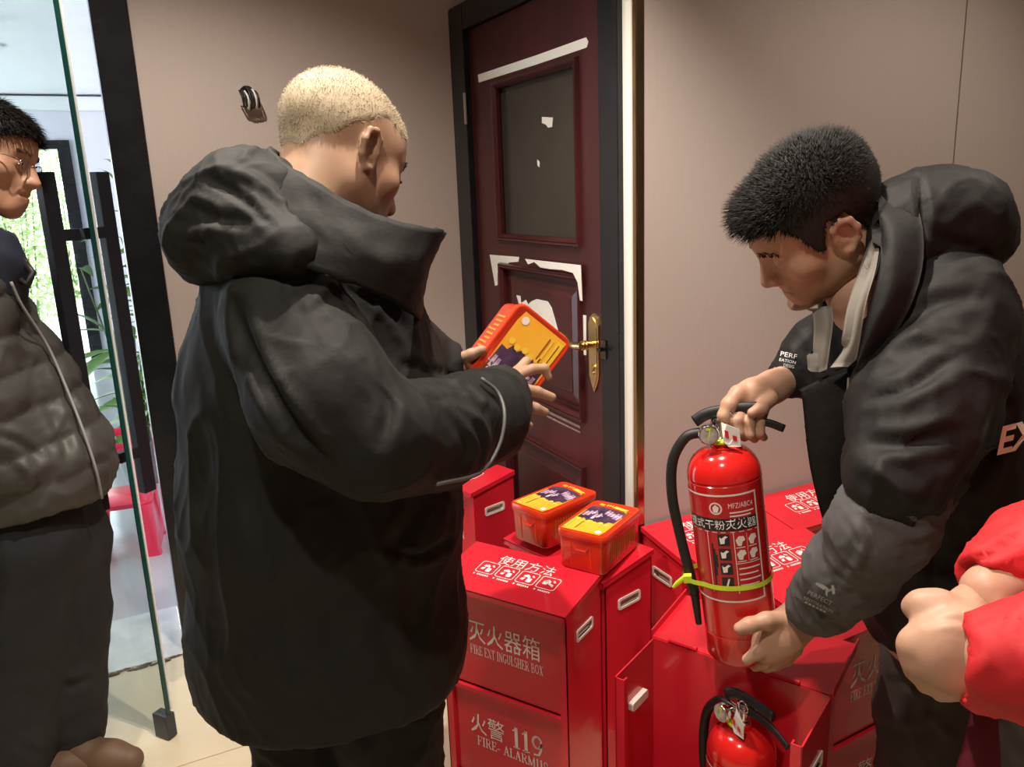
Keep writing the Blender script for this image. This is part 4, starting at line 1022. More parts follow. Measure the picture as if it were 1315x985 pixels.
def eyes(fr, par, closed=False):
    for x in (-1, 1):
        bm = bmesh.new(); bmesh.ops.create_uvsphere(bm, u_segments=16, v_segments=10, radius=.0118)
        V = np.array([v.co[:] for v in bm.verts])+np.array([x*.032, .0795, -.0035 if closed else -.002]); bm.free()
        if closed: continue
        bm = bmesh.new(); c = hmap(fr, [(x*.032, .0815, -.003)])[0]
        pts = [hmap(fr, [(x*.032+.0105*math.cos(a), .0903+.001*math.cos(a*2), -.003+.0042*math.sin(a))])[0] for a in np.linspace(0, 6.283, 14)[:-1]]
        root = Vector(par.location); poly(bm, [Vector(toworld(p[None])[0])-root for p in pts]); e = bmo('eye', bm, EYEW, par)
        pts = [hmap(fr, [(x*.032+.0042*math.cos(a), .0915, -.003+.0040*math.sin(a))])[0] for a in np.linspace(0, 6.283, 12)[:-1]]
        bm = bmesh.new(); poly(bm, [Vector(toworld(p[None])[0])-root for p in pts]); bmo('iris', bm, IRIS, e)
def brows(fr, V, Fc, par, m, n=220, L=.0055):
    for sd_ in (-1, 1):
        def mk(P_):
            x, y, z = P_[:, 0]*sd_, P_[:, 1], P_[:, 2]; zc = .020+.004*np.sin(np.clip((x-.014)/.036, 0, 1)*3.14); return ((x > .014) & (x < .050) & (np.abs(z-zc) < .0042) & (y > .04)).astype(float)
        A, q = strands(fr, V, Fc, mk, lambda b: np.full(len(b), L), .0007, n//2, lambda b, nb: nb*.18+np.stack([np.sign(b[:, 0]), -.3+0*b[:, 0], .15+0*b[:, 0]], 1), 5, curl=.12)
        trimesh('eyebrow', A, q, m, par)

# ------------------------------------------------------------------ man in the long black coat, holding a tin
def legs_chain(hip, foot, r0, r1, r2):
    h, f_ = np.array(hip, float), np.array(foot, float); kn = (h+f_)/2+np.array([0, 0, .02])
    return [wpx(h, r0), wpx(kn, r1), wpx(f_, r2)]
def shoe_at(par, m, x, y, ang, L=.27):
    c_, s_ = math.cos(ang), math.sin(ang)
    def w_(a, b, z): return (x+a*c_-b*s_, y+a*s_+b*c_, z)
    pts = [([wpx(w_(-.06, 0, .055), .042), wpx(w_(.03, 0, .055), .042), wpx(w_(.11, 0, .042), .040), wpx(w_(.165, 0, .036), .034)], 1.0), ([wpx(w_(-.05, 0, .05), .042), wpx(w_(-.045, 0, .15), .046)], 1.0)]
    V, Fc = organic(pts, .006, .03, cuts=[zcut(.002)]); return put('shoe', (V, Fc), m, par)
pc = P(425, 700, 1.36)
man = person('cropped-haired man in a long black hooded coat reading a tin', (pc.x, pc.y, 0))
# body: head, neck, trunk core, arms and hands
hf = hframe(439, 199, 1.205, (.60, .30, .74), (.22, -.95, .20), .98)
HV, HF = head_base()
trunk = organic([([(415, 330, 1.22, 50), (410, 420, 1.26, 95), (415, 600, 1.31, 105), (425, 760, 1.36, 100)], .9), ([(390, 410, 1.15, 45), (440, 540, 1.10, 40), (560, 545, 1.18, 34), (650, 512, 1.38, 22)], 1), ([(470, 420, 1.42, 45), (550, 470, 1.50, 36), (585, 470, 1.50, 22)], 1)], .009, .03)
rh = organic([([(640, 512, 1.385, 19), (660, 502, 1.405, 17)], 1), ([(660, 484, 1.42, 7), (684, 474, 1.44, 6.6), (699, 473, 1.45, 6), (704, 484, 1.455, 5.2)], 1, .004),
              ([(658, 496, 1.41, 7.5), (690, 503, 1.43, 6.8), (709, 510, 1.44, 5.6)], 1, .004), ([(660, 512, 1.41, 7.5), (688, 524, 1.42, 6.6), (700, 529, 1.43, 5.4)], 1, .004),
              ([(656, 526, 1.41, 7), (668, 540, 1.41, 6.2), (680, 546, 1.42, 5)], 1, .004), ([(648, 490, 1.40, 9), (664, 478, 1.44, 7.5), (676, 464, 1.46, 6.5)], 1, .005)], .0022, .012)
lh = organic([([(570, 478, 1.50, 17), (592, 470, 1.50, 17), (604, 470, 1.505, 14)], 1), ([(590, 462, 1.485, 9), (606, 455, 1.475, 7.5), (619, 449, 1.470, 6)], 1, .005),
              ([(600, 462, 1.53, 8), (622, 470, 1.565, 7), (640, 482, 1.58, 6)], 1, .005), ([(602, 474, 1.53, 8), (622, 484, 1.56, 7), (638, 496, 1.575, 6)], 1, .005),
              ([(598, 482, 1.515, 8), (616, 494, 1.54, 7), (630, 506, 1.56, 6)], 1, .005), ([(592, 486, 1.505, 7), (604, 498, 1.53, 6), (616, 508, 1.55, 5)], 1, .005)], .0022, .012)
put('body', merge([(hmap(hf, HV), HF), trunk, rh, lh]), SK3, man)
# hair: pale crop on top, shaved sides
def top_mask(P_):
    x, y, z = P_.T; e = np.interp(y, [-.12, -.085, -.05, -.01, .03, .06, .10], [-.046, -.030, .006, .048, .060, .056, .056]); return sstep(-.008, .014, z-e-.004*np.sin(y*120+x*90))
hr = trimesh('hair', *strands(hf, HV, HF, top_mask, lambda b: .0045+.004*sstep(.05, .1, b[:, 2])*sstep(-.02, .06, b[:, 1]), .00042, 16000, lambda b, n: n*1.0+np.array([0, .35, .1]), 2, curl=.32), HAIRW, man)
V, q = scalp(hf, HV, HF, top_mask, .0022); put('hair_cap', (V, q), HAIRW, hr)
brows(hf, HV, HF, man, HAIRB); eyes(hf, man)
# coat
CB = [(395, 372, 1.23, 132), (400, 500, 1.28, 156), (416, 650, 1.33, 170), (425, 800, 1.38, 167), (424, 980, 1.44, 160)]
coat = organic([(CB, .92), ([(470, 400, 1.30, 70), (480, 470, 1.32, 85)], 1),
                ([(372, 408, 1.12, 86), (415, 515, 1.06, 92), (480, 566, 1.06, 74), (560, 558, 1.16, 68), (616, 534, 1.28, 60), (640, 516, 1.35, 46)], 1, .02),
                ([(470, 420, 1.42, 70), (545, 468, 1.50, 45), (574, 470, 1.505, 26)], 1)], .006, .045, cuts=[zcut(.705)])
V, Fc = coat
V = rumple(V, Fc, .0045, 8, 3, (1, .6, 1))
V = creases(V, Fc, [([(300, 390), (320, 450), (370, 540), (430, 600)], 9, -.012), ([(380, 372), (425, 345), (470, 372)], 6, -.007), ([(395, 392), (440, 362), (500, 392)], 6, .006),
                    ([(455, 372), (500, 395), (530, 440)], 6, -.007), ([(520, 470), (560, 480), (590, 500)], 6, -.008), ([(545, 500), (590, 505), (620, 520)], 5, .006), ([(600, 495), (630, 540), (640, 580)], 5, -.008), ([(575, 520), (610, 570), (600, 605)], 5, .006), ([(620, 500), (645, 520), (655, 550)], 4, -.006),
                    ([(470, 470), (500, 520), (490, 570)], 8, -.006), ([(540, 640), (520, 690), (500, 700)], 9, -.007), ([(500, 705), (540, 715), (585, 690)], 5, -.008), ([(505, 720), (510, 800), (530, 860)], 10, .005), ([(330, 620), (350, 760), (360, 900)], 14, -.005), ([(290, 500), (300, 700), (310, 880)], 14, .004)])
put('coat', (V, Fc), COATB, man); CV = V
hood = organic([([(262, 302, 1.14, 42), (284, 276, 1.13, 41), (316, 252, 1.12, 40), (350, 248, 1.10, 34)], 1.15), ([(266, 308, 1.13, 40), (322, 312, 1.08, 38), (378, 320, 1.04, 30)], 1.05), ([(316, 252, 1.13, 38), (352, 236, 1.20, 32)], 1.1)], .0045, .06)
V, Fc = hood; V = rumple(V, Fc, .0055, 10, 9)
V = creases(V, Fc, [([(238, 262), (280, 280), (330, 282)], 7, -.004), ([(262, 228), (305, 250), (350, 290)], 6, -.005), ([(280, 215), (330, 232), (385, 280)], 6, .004), ([(222, 300), (265, 296), (310, 305)], 7, .003)])
put('hood', (V, Fc), COATB, man)
col = ring_loft([[(345, 188, 1.13), (388, 222, 1.065), (450, 260, 1.06), (520, 287, 1.09), (573, 297, 1.15), (545, 312, 1.28), (470, 272, 1.33), (392, 215, 1.26)],
                 [(322, 218, 1.12), (368, 268, 1.04), (448, 312, 1.035), (512, 338, 1.07), (550, 342, 1.15), (536, 345, 1.32), (460, 295, 1.38), (372, 230, 1.28)],
                 [(310, 265, 1.14), (358, 325, 1.03), (445, 362, 1.04), (505, 388, 1.09), (539, 412, 1.17), (528, 395, 1.34), (455, 330, 1.40), (362, 262, 1.28)]], 56, 7, .013)
V, Fc = col; V = rumple(V, Fc, .0035, 16, 5); V = creases(V, Fc, [([(340, 205), (400, 250), (480, 292), (560, 318)], 4, -.005), ([(330, 225), (400, 285), (500, 330)], 6, .005), ([(330, 260), (380, 290), (420, 330)], 5, -.006)])
put('collar', (V, Fc), COATB, man)
bm = bmesh.new(); pts = on_surf(CV, [(618, 486), (640, 505), (648, 535), (640, 575), (615, 608), (560, 622)], .003, 8); tube(bm, [p-man.location for p in spline(pts, 4)], .0028, 6); bmo('cuff_piping', bm, mat('grey_piping', (.11, .11, .11), .5), man, smooth=True)
hipz = .80
tr_ = organic([(legs_chain((pc.x-.07, pc.y+.055, .82), (pc.x-.075, pc.y+.06, .10), .105, .085, .062), 1), (legs_chain((pc.x+.05, pc.y-.075, .82), (pc.x+.055, pc.y-.08, .10), .105, .085, .062), 1)], .009, .03, cuts=[zcut(.05)])
put('trousers', (rumple(tr_[0], tr_[1], .005, 9, 4), tr_[1]), TROUB, man)
shoe_at(man, SHOEB, pc.x-.07, pc.y+.06, .3); shoe_at(man, SHOEB, pc.x+.06, pc.y-.08, .2)

# ------------------------------------------------------------------ hooded young man lifting the extinguisher
pr = P(1292, 790, 1.45)
mr = person('dark-haired young man in a hooded black jacket bending to lift an extinguisher', (pr.x, pr.y, 0))
hf = hframe(1047, 282, 1.26, (-.744, .618, .259), (-.665, -.628, -.409), 1.0)
trunk = organic([([(1110, 370, 1.29, 50), (1165, 440, 1.33, 85), (1200, 600, 1.38, 95), (1215, 780, 1.45, 92)], .9), ([(1200, 430, 1.22, 45), (1165, 610, 1.14, 38), (1110, 710, 1.22, 32), (1042, 785, 1.36, 22)], 1), ([(1100, 430, 1.43, 42), (1040, 462, 1.44, 30), (1003, 490, 1.43, 20)], 1)], .009, .03)
uh = organic([([(1012, 486, 1.42, 19), (992, 497, 1.41, 20), (968, 508, 1.395, 21), (952, 514, 1.39, 19)], .85), ([(948, 505, 1.38, 11), (936, 520, 1.37, 9.5), (930, 534, 1.368, 8), (936, 543, 1.37, 6.5)], 1, .008),
              ([(956, 522, 1.385, 9), (947, 540, 1.362, 7.6), (949, 556, 1.362, 6.6), (956, 562, 1.38, 5.4)], 1, .003), ([(968, 524, 1.385, 9), (962, 542, 1.362, 7.6), (963, 558, 1.362, 6.6), (969, 564, 1.38, 5.4)], 1, .003),
              ([(981, 522, 1.39, 8.5), (976, 541, 1.366, 7), (976, 556, 1.366, 6), (981, 562, 1.38, 5)], 1, .003), ([(990, 512, 1.375, 10), (978, 524, 1.355, 8), (966, 530, 1.35, 6.5)], 1, .008)], .0022, .014)
dh = organic([([(1050, 778, 1.37, 25), (1028, 795, 1.375, 26), (1004, 815, 1.38, 29), (992, 826, 1.385, 27)], .72), ([(1008, 795, 1.37, 13), (984, 797, 1.355, 10.5), (962, 803, 1.352, 9.5), (950, 807, 1.355, 8)], 1, .008),
              ([(990, 826, 1.375, 11), (973, 838, 1.375, 8.8), (960, 847, 1.385, 7.2)], 1, .006), ([(996, 838, 1.385, 10), (982, 851, 1.395, 8), (970, 856, 1.415, 6.5)], 1, .005), ([(1010, 840, 1.39, 10), (996, 853, 1.40, 8), (984, 858, 1.42, 6.4)], 1, .005), ([(1022, 834, 1.395, 9), (1010, 848, 1.41, 7.4), (998, 855, 1.43, 6)], 1, .005)], .0022, .012)
HS = HV.copy(); lowv = HS[:, 2] < -.10; HS[lowv, 2] = -.10+(HS[lowv, 2]+.10)*.25; HS[lowv, 1] += .012
put('body', merge([(hmap(hf, HS), HF), trunk, uh, dh]), SK1, mr)
def hairline(P_, top=.060):
    x, y, z = P_.T
    zl = np.interp(y, [-.12, -.060, -.046, -.036, -.026, .002, .012, .022, .034, .044, .060, .095], [-.066, -.064, -.050, -.010, .024, .026, .008, -.014, -.006, .034, top-.006, top])
    return sstep(-.004, .011, z-zl-.003*np.sin(x*170+y*110))
def hm(P_): return hairline(P_, .064)
hr = trimesh('hair', *strands(hf, HV, HF, hm, lambda b: .009+.012*sstep(.03, .09, b[:, 2])+.016*sstep(.02, .08, b[:, 1])*sstep(.04, .07, b[:, 2]), .0007, 22000, lambda b, n: n*.75+np.stack([0*b[:, 0], .55*sstep(-.06, .05, b[:, 1])-.1, -.25+.45*sstep(.06, .1, b[:, 2])], 1), 12, droop=.12, curl=.22), HAIRB, mr)
V, q = scalp(hf, HV, HF, hm, .007); put('hair_cap', (V, q), HAIRB, hr)
brows(hf, HV, HF, mr, HAIRB, 300); eyes(hf, mr, True)
bm = bmesh.new(); c = hmap(hf, [(-.048, -.020, -.085)])[0]
jk = organic([([(1165, 392, 1.33, 108), (1195, 540, 1.38, 144), (1236, 700, 1.43, 134), (1268, 800, 1.46, 138), (1275, 900, 1.49, 130)], .85), ([(1165, 318, 1.27, 46), (1190, 372, 1.26, 78)], 1, .04), ([(1190, 340, 1.235, 34), (1215, 368, 1.22, 56)], 1, .04),
              ([(1205, 425, 1.23, 92), (1185, 530, 1.17, 86), (1158, 610, 1.13, 72)], 1, .03), ([(1110, 425, 1.44, 62), (1050, 456, 1.45, 42), (1016, 482, 1.435, 30)], 1, .03)], .0065, .05, cuts=[zcut(.69)], sub=[([(1040, 400, 1.28, 40), (1080, 350, 1.27, 62)], 1, .03)])
V, Fc = jk; V = rumple(V, Fc, .005, 8, 21, (1, .7, 1))
V = creases(V, Fc, [([(1115, 512), (1170, 496), (1230, 455)], 8, -.007), ([(1108, 568), (1160, 570), (1225, 556)], 9, -.010), ([(1105, 596), (1135, 610), (1175, 645)], 10, .008), ([(1290, 500), (1270, 580), (1225, 640)], 10, -.009), ([(1150, 420), (1200, 390), (1260, 380)], 9, -.007), ([(1130, 462), (1165, 435), (1230, 418)], 9, .005), ([(1180, 655), (1200, 720), (1190, 800)], 12, -.007), ([(1250, 640), (1240, 720), (1230, 800)], 12, .006)])
put('jacket', (V, Fc), COATR, mr); JV = V
fs = organic([([(1160, 625, 1.135, 62), (1130, 680, 1.165, 60), (1090, 735, 1.25, 52), (1052, 775, 1.335, 42)], 1)], .006, .03, cuts=[((np.array(camv(1040, 787, 1.355))-camv(1090, 735, 1.25))/np.linalg.norm(camv(1040, 787, 1.355)-camv(1090, 735, 1.25)), camv(1030, 797, 1.375))])
V, Fc = fs; V = rumple(V, Fc, .0035, 14, 2); V = creases(V, Fc, [([(1100, 640), (1130, 655), (1180, 680)], 5, -.008), ([(1085, 650), (1110, 700), (1080, 760)], 6, .005), ([(1030, 750), (1050, 785), (1085, 805)], 4, -.007), ([(1020, 762), (1035, 795), (1065, 815)], 4, .006)])
sl = put('sleeve', (V, Fc), GREYS, mr); SV = V
def decal(name, V, bmfill, m, par, o2, ux, uy, off=.0022, rad=6):
    """flat print laid on a garment: local (x,y) -> photo point -> garment surface"""
    bm = bmesh.new(); root = Vector(mr.location)
    bmfill(bm); 
    pxs = [(o2[0]+v.co.x*ux[0]+v.co.y*uy[0], o2[1]+v.co.x*ux[1]+v.co.y*uy[1]) for v in bm.verts]
    A_ = np.array(pxs); lo, hi = A_.min(0)-3, A_.max(0)+3; sm = [(x, y) for x in np.linspace(lo[0], hi[0], 7) for y in np.linspace(lo[1], hi[1], 7)]
    base = lambda q: np.stack([np.ones(len(q)), q[:, 0]-o2[0], q[:, 1]-o2[1], (q[:, 0]-o2[0])**2, (q[:, 1]-o2[1])**2, (q[:, 0]-o2[0])*(q[:, 1]-o2[1])], 1)
    zz = np.array([tri(V, x, y, rad) for x, y in sm]); cf = np.linalg.lstsq(base(np.array(sm)), zz, rcond=None)[0]
    ex_ = np.max(base(np.array(sm))@cf-zz)
    for v, (x, y), d in zip(bm.verts, pxs, base(A_)@cf): v.co = P(x, y, d-off-ex_)-root
    return bmo(name, bm, m, par)
GPR = mat('grey_print', (.36, .35, .34), .7)
fl2 = lambda p: Vector((p[0], p[1], 0))
def f1(bm):
    addtext(bm, 'PERFECT', 1, fl2, 0, 0, width=36, height=6); addtext(bm, 'RESTORATION', 1, fl2, 2, -9, width=44, height=4)
    for k in range(6): poly(bm, [fl2((-16+5.5*k, -15)), fl2((-12+5.5*k, -15)), fl2((-12+5.5*k, -12.5)), fl2((-16+5.5*k, -12.5))])
    for q_ in ([(-14, 14), (0, 12), (2, 16), (-2, 18), (-14, 17)], [(0, 18), (4, 8), (8, 6), (6, 12), (14, 20), (10, 21), (6, 16)], [(6, 22), (9, 24), (16, 14), (13, 12)]): poly(bm, [fl2(p) for p in q_])
decal('sleeve_print', SV, f1, GPR, mr, (1053, 768), (.85, .42), (.42, -.85), .003)
def f2(bm): addtext(bm, 'PERF', 1, fl2, 0, 0, width=22, height=6); addtext(bm, 'EATION', 1, fl2, 0, -8, width=22, height=4); addtext(bm, 'DESIG', 1, fl2, 3, -14, width=14, height=4)
decal('cuff_print', JV, f2, mat('white_cuff_print', (.7, .68, .66), .7), mr, (1013, 456), (.95, .2), (.2, -.95), .003)
def f3(bm): addtext(bm, 'EX', 1, fl2, 0, 0, bold=.03, width=52, height=38)
decal('back_letters', JV, f3, mat('cream_letters', (.92, .90, .70), .7), mr, (1309, 560), (.96, -.24), (.20, -.98), .004, 8)
hood = organic([([(1150, 284, 1.25, 50), (1185, 280, 1.25, 52), (1228, 290, 1.26, 58), (1246, 306, 1.27, 48)], 1.15), ([(1150, 320, 1.24, 46), (1205, 326, 1.25, 32)], 1.1)], .006, .05)
V, Fc = hood; V = rumple(V, Fc, .0035, 11, 14); V = creases(V, Fc, [([(1180, 228), (1186, 280), (1178, 345)], 5, -.008), ([(1200, 300), (1240, 318), (1285, 320)], 8, -.005), ([(1190, 345), (1230, 338), (1290, 335)], 7, -.005)])
put('hood', (V, Fc), COATR, mr)
# open collar, grey lining and front flap
put('collar', patch_cloth([[(1134, 236, 1.24), (1176, 262, 1.18), (1186, 330, 1.150), (1166, 400, 1.145), (1120, 470, 1.18)], [(1128, 262, 1.19), (1150, 300, 1.150), (1150, 350, 1.135), (1130, 410, 1.140), (1100, 474, 1.18)], [(1131, 302, 1.172), (1130, 340, 1.148), (1118, 385, 1.148), (1108, 430, 1.16), (1098, 474, 1.185)]], .012), COATR, mr)
put('lining', patch_cloth([[(1131, 306, 1.178), (1125, 345, 1.155), (1112, 390, 1.155), (1104, 440, 1.17), (1098, 472, 1.19)], [(1127, 309, 1.180), (1116, 350, 1.160), (1102, 396, 1.160), (1094, 440, 1.174), (1080, 471, 1.195)], [(1123, 314, 1.20), (1108, 354, 1.18), (1094, 400, 1.18), (1085, 444, 1.195), (1066, 472, 1.215)]], .008), GREYI, mr)
put('lining', patch_cloth([[(1068, 392, 1.250), (1070, 412, 1.238), (1066, 445, 1.230), (1062, 474, 1.232)], [(1056, 394, 1.25), (1060, 414, 1.238), (1056, 448, 1.235), (1052, 478, 1.24)], [(1043, 398, 1.29), (1045, 418, 1.275), (1044, 450, 1.27), (1046, 474, 1.27)]], .010), GREYI, mr)
put('front_flap', patch_cloth([[(1026, 500, 1.27), (1056, 485, 1.25), (1086, 472, 1.24), (1112, 458, 1.22)], [(1030, 512, 1.265), (1058, 500, 1.245), (1088, 490, 1.235), (1110, 490, 1.225)], [(1040, 600, 1.28), (1062, 595, 1.26), (1090, 590, 1.25), (1112, 590, 1.25)], [(1062, 690, 1.32), (1080, 690, 1.30), (1098, 690, 1.30), (1115, 690, 1.31)]], .010), COATR, mr)
bm = bmesh.new(); zp = [P(1092, 452, 1.215), P(1090, 500, 1.222), P(1084, 508, 1.222)]; tube(bm, [zp[0]-mr.location+Vector((0, 0, -.04)), zp[1]-mr.location, zp[2]-mr.location+Vector((0, 0, -.012))], [.003, .0045, .003], 8); bmo('zip_pull', bm, CHROME, mr)
tr_ = organic([(legs_chain((pr.x-.03, pr.y+.09, .80), (pr.x-.06, pr.y+.10, .10), .115, .092, .065), 1), (legs_chain((pr.x+.01, pr.y-.08, .80), (pr.x, pr.y-.09, .10), .115, .092, .065), 1)], .009, .03, cuts=[zcut(.05)])
V, Fc = tr_; V = rumple(V, Fc, .006, 9, 4); V = creases(V, Fc, [([(1130, 870), (1170, 880), (1225, 868)], 6, -.008), ([(1190, 850), (1194, 920), (1195, 985)], 3, -.004), ([(1135, 920), (1170, 930), (1210, 920)], 6, .006)])
put('trousers', (V, Fc), TROUR, mr)
shoe_at(mr, SHOEB, pr.x-.06, pr.y+.10, 2.6); shoe_at(mr, SHOEB, pr.x, pr.y-.09, 2.7)

# ------------------------------------------------------------------ man in glasses beside the glass door
pl_ = P(45, 650, 2.006)
ml = person('man in glasses and a dark puffer jacket standing beside the open glass door', (pl_.x, pl_.y, 0))
hf = hframe(-20, 201, 1.843, (.955, .20, .16), (.17, -.98, .02), 1.041)
trunk = organic([([(-55, 320, 1.87, 30), (-50, 400, 1.91, 45), (-15, 560, 1.97, 60), (10, 680, 2.03, 60)], .9)], .012, .03)
put('body', merge([(hmap(hf, HV), HF), trunk]), SK2, ml)
def hm2(P_): return hairline(P_, .058)
hr = trimesh('hair', *strands(hf, HV, HF, hm2, lambda b: .022+.016*sstep(.03, .09, b[:, 2]), .0009, 9000, lambda b, n: n*.45+np.stack([.3+0*b[:, 0], .9*sstep(-.1, .05, b[:, 1]), -.35+.4*sstep(.06, .1, b[:, 2])], 1), 33, droop=.35, curl=.15), HAIRB, ml)
V, q = scalp(hf, HV, HF, hm2, .010); put('hair_cap', (V, q), HAIRB, hr)
brows(hf, HV, HF, ml, HAIRB, 300); eyes(hf, ml)
root = Vector(ml.location)
eg = empty('eyeglasses', (0, 0, 0)); eg.parent = ml
def hw(L): return Vector(toworld(hmap(hf, [L]))[0])-root
GFR = mat('thin_gold_frame', (.40, .34, .28), .25, metal=1)
for x in (-1, 1):
    bm = bmesh.new(); ptsl = [hw((x*(.033+.023*math.cos(a)), .101-.006*math.cos(a)**2, -.006+.016*math.sin(a))) for a in np.linspace(0, 2*math.pi, 25)]; tube(bm, ptsl, .0011, 6); bmo('rim', bm, GFR, eg, smooth=True)
    bm = bmesh.new(); poly(bm, ptsl[:-1]); bmo('lens', bm, GL, eg)
    bm = bmesh.new(); tube(bm, [hw((x*.056, .095, .0)), hw((x*.072, .085, .002)), hw((x*.080, .02, .006)), hw((x*.082, -.006, .006)), hw((x*.083, -.03, -.012))], .0013, 6); bmo('temple', bm, GFR, eg, smooth=True)
bm = bmesh.new(); tube(bm, [hw((-.010, .100, .0)), hw((0, .108, .003)), hw((.010, .100, .0))], .0012, 6); bmo('bridge', bm, GFR, eg, smooth=True)
pj = organic([([(-58, 322, 1.865, 40), (-62, 356, 1.881, 56)], 1.3), ([(-62, 356, 1.881, 52), (-40, 425, 1.910, 74), (-6, 505, 1.948, 92), (30, 594, 1.986, 103), (40, 660, 2.015, 90)], .95), ([(-40, 380, 1.795, 48), (-35, 500, 1.795, 52), (10, 590, 1.843, 46)], 1, .03)], .0085, .05, cuts=[zcut(.80)])
V, Fc = pj; N = vnormals(V, Fc); pp = pxof(V); hh = toworld(V)[:, 2]
ph = (hh-.02*(pp[:, 0]-40)/100)/.088; V = V+N*(.011*(np.abs(np.sin(ph*np.pi))**.6-.5))[:, None]
V = rumple(V, Fc, .004, 9, 31)
V = creases(V, Fc, [([(22, 380), (62, 445), (108, 560), (131, 640)], 5, -.010), ([(0, 560), (30, 570), (52, 590)], 5, -.012), ([(20, 590), (40, 610), (35, 640)], 6, .010), ([(60, 520), (80, 560), (90, 600)], 6, -.008), ([(0, 440), (40, 450), (60, 470)], 6, .006)])
put('puffer_jacket', (V, Fc), COATL, ml); PV = V
bm = bmesh.new(); zl = [p-root for p in spline(on_surf(PV, [(14, 362), (28, 392), (62, 446), (88, 505), (110, 562), (124, 606), (131, 640)], .004, 7), 5)]; tube(bm, zl, .0035, 6); bmo('zip', bm, mat('zip_tape', (.24, .24, .24), .5), ml, smooth=True)
col = ring_loft([[(16, 300, 1.83), (-28, 282, 1.765), (-76, 274, 1.765), (-112, 288, 1.82), (-112, 288, 1.91), (-76, 274, 1.965), (-28, 282, 1.965), (13, 298, 1.90)],
                 [(34, 340, 1.835), (-22, 322, 1.75), (-80, 313, 1.75), (-116, 320, 1.82), (-116, 320, 1.92), (-80, 313, 1.98), (-22, 322, 1.98), (31, 338, 1.91)],
                 [(30, 392, 1.86), (-16, 372, 1.765), (-84, 352, 1.76), (-120, 352, 1.83), (-120, 352, 1.93), (-84, 352, 1.99), (-16, 372, 1.98), (28, 388, 1.92)]], 48, 6, .014)
put('collar', (rumple(col[0], col[1], .003, 14, 4), col[1]), mat('navy_collar', (.020, .026, .045), .6), ml)
bm = bmesh.new(); tube(bm, [Vector(p)-root for p in (P(30, 335, 1.843), P(42, 350, 1.834), P(36, 366, 1.834), P(26, 360, 1.834))], .008, 8); bmo('cord_stopper', bm, RUB, ml, smooth=True)
tl = organic([([(25, 610, 1.975, 66), (32, 690, 1.99, 72), (22, 800, 2.04, 66), (18, 930, 2.11, 56), (14, 1040, 2.17, 42)], 1), ([(60, 640, 2.04, 60), (76, 700, 2.09, 60), (86, 790, 2.14, 50), (90, 880, 2.20, 42), (96, 925, 2.225, 36), (98, 955, 2.245, 34)], 1)], .009, .02, cuts=[zcut(.05)])
V, Fc = tl; V = rumple(V, Fc, .003, 7, 8, (1, .5, 1)); V = creases(V, Fc, [([(95, 700), (88, 760), (100, 830)], 6, -.010), ([(60, 860), (90, 880), (120, 870)], 5, -.008), ([(30, 960), (60, 970), (90, 955)], 6, -.008)])
put('trousers', (V, Fc), TROUL, ml)
g1 = P(98, 955, 2.235); g0 = P(14, 1030, 2.15)
shoe_at(ml, SHOE, g1.x-.01, g1.y-.03, -.55); shoe_at(ml, SHOE, g0.x+.04, g0.y, -.2)

# ------------------------------------------------------------------ person in red at the edge
pq = P(1790, 620, .80)
mq = person('person in a red jacket with hands clasped, beside the hooded man', (pq.x, pq.y, 0))
trunk = organic([([wpx((pq.x, pq.y, 1.42), .07), wpx((pq.x, pq.y, 1.25), .13), wpx((pq.x, pq.y, .95), .12)], 1), ([wpx((pq.x-.05, pq.y+.15, 1.33), .05), (1500, 700, .90, 50), (1340, 725, .86, 42), (1270, 760, .825, 36)], 1), ([wpx((pq.x-.05, pq.y-.15, 1.33), .05), (1500, 850, .70, 52), (1345, 835, .74, 50), (1265, 838, .765, 50)], 1)], .009, .03)
ch = organic([([(1305, 775, .84, 26), (1258, 784, .825, 30), (1225, 803, .815, 36)], .7), ([(1275, 855, .765, 46), (1230, 838, .775, 50), (1200, 832, .785, 38)], .6, .03), ([(1240, 786, .80, 18), (1205, 776, .795, 16), (1182, 776, .80, 14), (1170, 779, .81, 11)], 1, .014),
              ([(1195, 822, .78, 20), (1172, 828, .785, 15), (1165, 838, .80, 12)], 1, .010), ([(1200, 842, .78, 20), (1180, 852, .785, 15), (1173, 862, .80, 12)], 1, .010), ([(1212, 858, .78, 19), (1195, 871, .785, 14), (1188, 880, .80, 11)], 1, .010), ([(1230, 870, .78, 19), (1214, 884, .785, 13), (1208, 892, .80, 10)], 1, .010)], .0028, .028)
V, Fc = ch; V = creases(V, Fc, [([(1190, 800), (1220, 794), (1250, 802)], 5, -.002)])
hf = hframe(1470, 120, .80, (-.6, .1, .75), (0, -.97, -.22), 1.0)
hz = wcam((pq.x-.02, pq.y, 1.54)); hf = (hz, hf[1])
put('body', merge([(hmap(hf, HV), HF), trunk, (V, Fc)]), SK1, mq)
hr = trimesh('hair', *strands(hf, HV, HF, hm2, lambda b: np.full(len(b), .022), .0009, 9000, lambda b, n: n*.5+np.array([0, -.3, -.3]), 41, droop=.3), HAIRB, mq)
V, q = scalp(hf, HV, HF, hm2, .010); put('hair_cap', (V, q), HAIRB, hr); eyes(hf, mq)
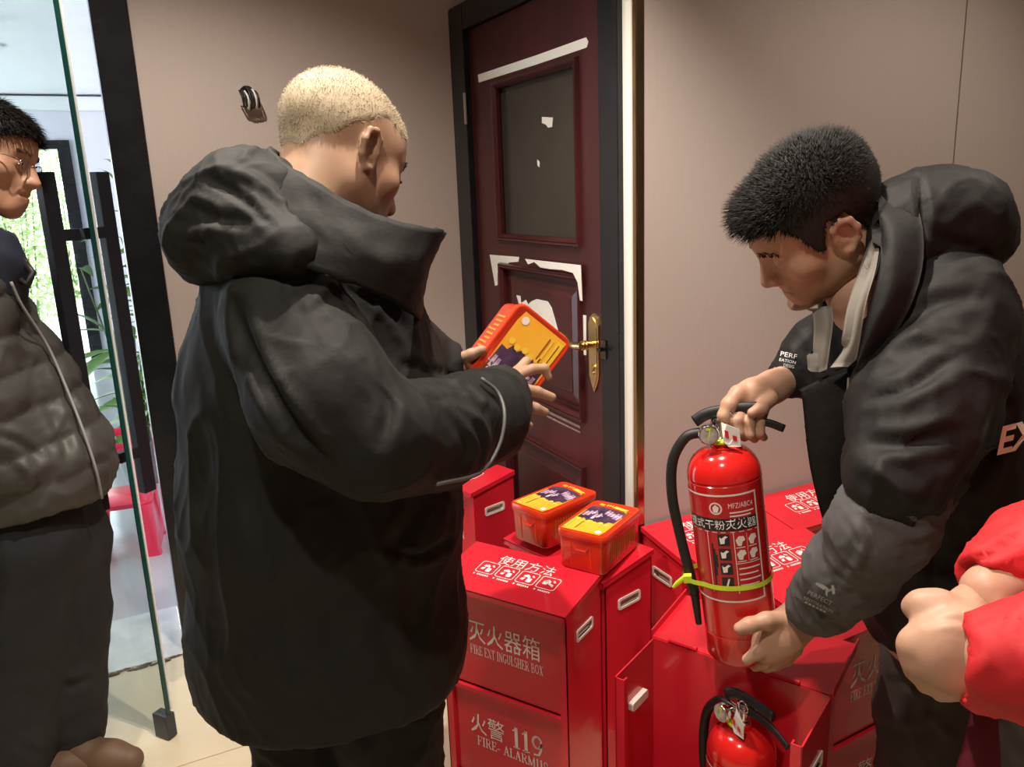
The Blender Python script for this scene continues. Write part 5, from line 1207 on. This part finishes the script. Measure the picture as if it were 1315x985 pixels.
rj = organic([([wpx((pq.x+.03, pq.y, 1.44), .075), wpx((pq.x, pq.y, 1.36), .13), wpx((pq.x, pq.y, 1.22), .17), wpx((pq.x, pq.y, .95), .17), wpx((pq.x, pq.y, .80), .17)], 1), ([wpx((pq.x-.05, pq.y+.15, 1.33), .085), (1510, 690, .90, 80), (1345, 712, .87, 64), (1272, 738, .84, 44)], 1, .03), ([wpx((pq.x-.05, pq.y-.15, 1.33), .085), (1510, 860, .70, 92), (1350, 850, .73, 80), (1270, 850, .748, 66)], 1, .02)], .0075, .04,
             cuts=[zcut(.74)], sub=[([(1205, 745, .82, 30), (1255, 760, .825, 34)], 1, .01), ([(1185, 838, .76, 52), (1226, 840, .762, 50)], 1, .01)])
V, Fc = rj; V = rumple(V, Fc, .004, 13, 6); V = creases(V, Fc, [([(1225, 735), (1265, 715), (1315, 690)], 6, -.008), ([(1235, 760), (1275, 745), (1315, 755)], 5, .006), ([(1255, 700), (1285, 690), (1315, 660)], 6, .006), ([(1245, 800), (1265, 790), (1300, 800)], 5, -.005)])
put('jacket', (V, Fc), REDJ, mq)
cl = organic([([wpx((pq.x-.01, pq.y, .86), .175), wpx((pq.x-.01, pq.y, .62), .18)], 1)], .009, .02, cuts=[zcut(.58)])
V, Fc = cl; V = rumple(V, Fc, .006, 10, 3); put('coat_hem', (V, Fc), mat('dark_plum_coat', (.030, .012, .018), .8), mq)
put('scarf_end', patch_cloth([[(1250, 900, .80), (1240, 940, .80), (1228, 985, .81), (1218, 1030, .82)], [(1268, 905, .785), (1260, 945, .785), (1256, 990, .79), (1250, 1040, .80)], [(1280, 915, .79), (1284, 950, .79), (1286, 990, .795), (1288, 1040, .80)]], .02), PLUM, mq)
tr_ = organic([(legs_chain((pq.x, pq.y+.09, .75), (pq.x, pq.y+.10, .10), .095, .08, .06), 1), (legs_chain((pq.x, pq.y-.09, .75), (pq.x, pq.y-.10, .10), .095, .08, .06), 1)], .010, .03, cuts=[zcut(.05)])
put('trousers', tr_, TROUB, mq); shoe_at(mq, SHOEB, pq.x, pq.y+.10, 2.2); shoe_at(mq, SHOEB, pq.x, pq.y-.10, 2.3)
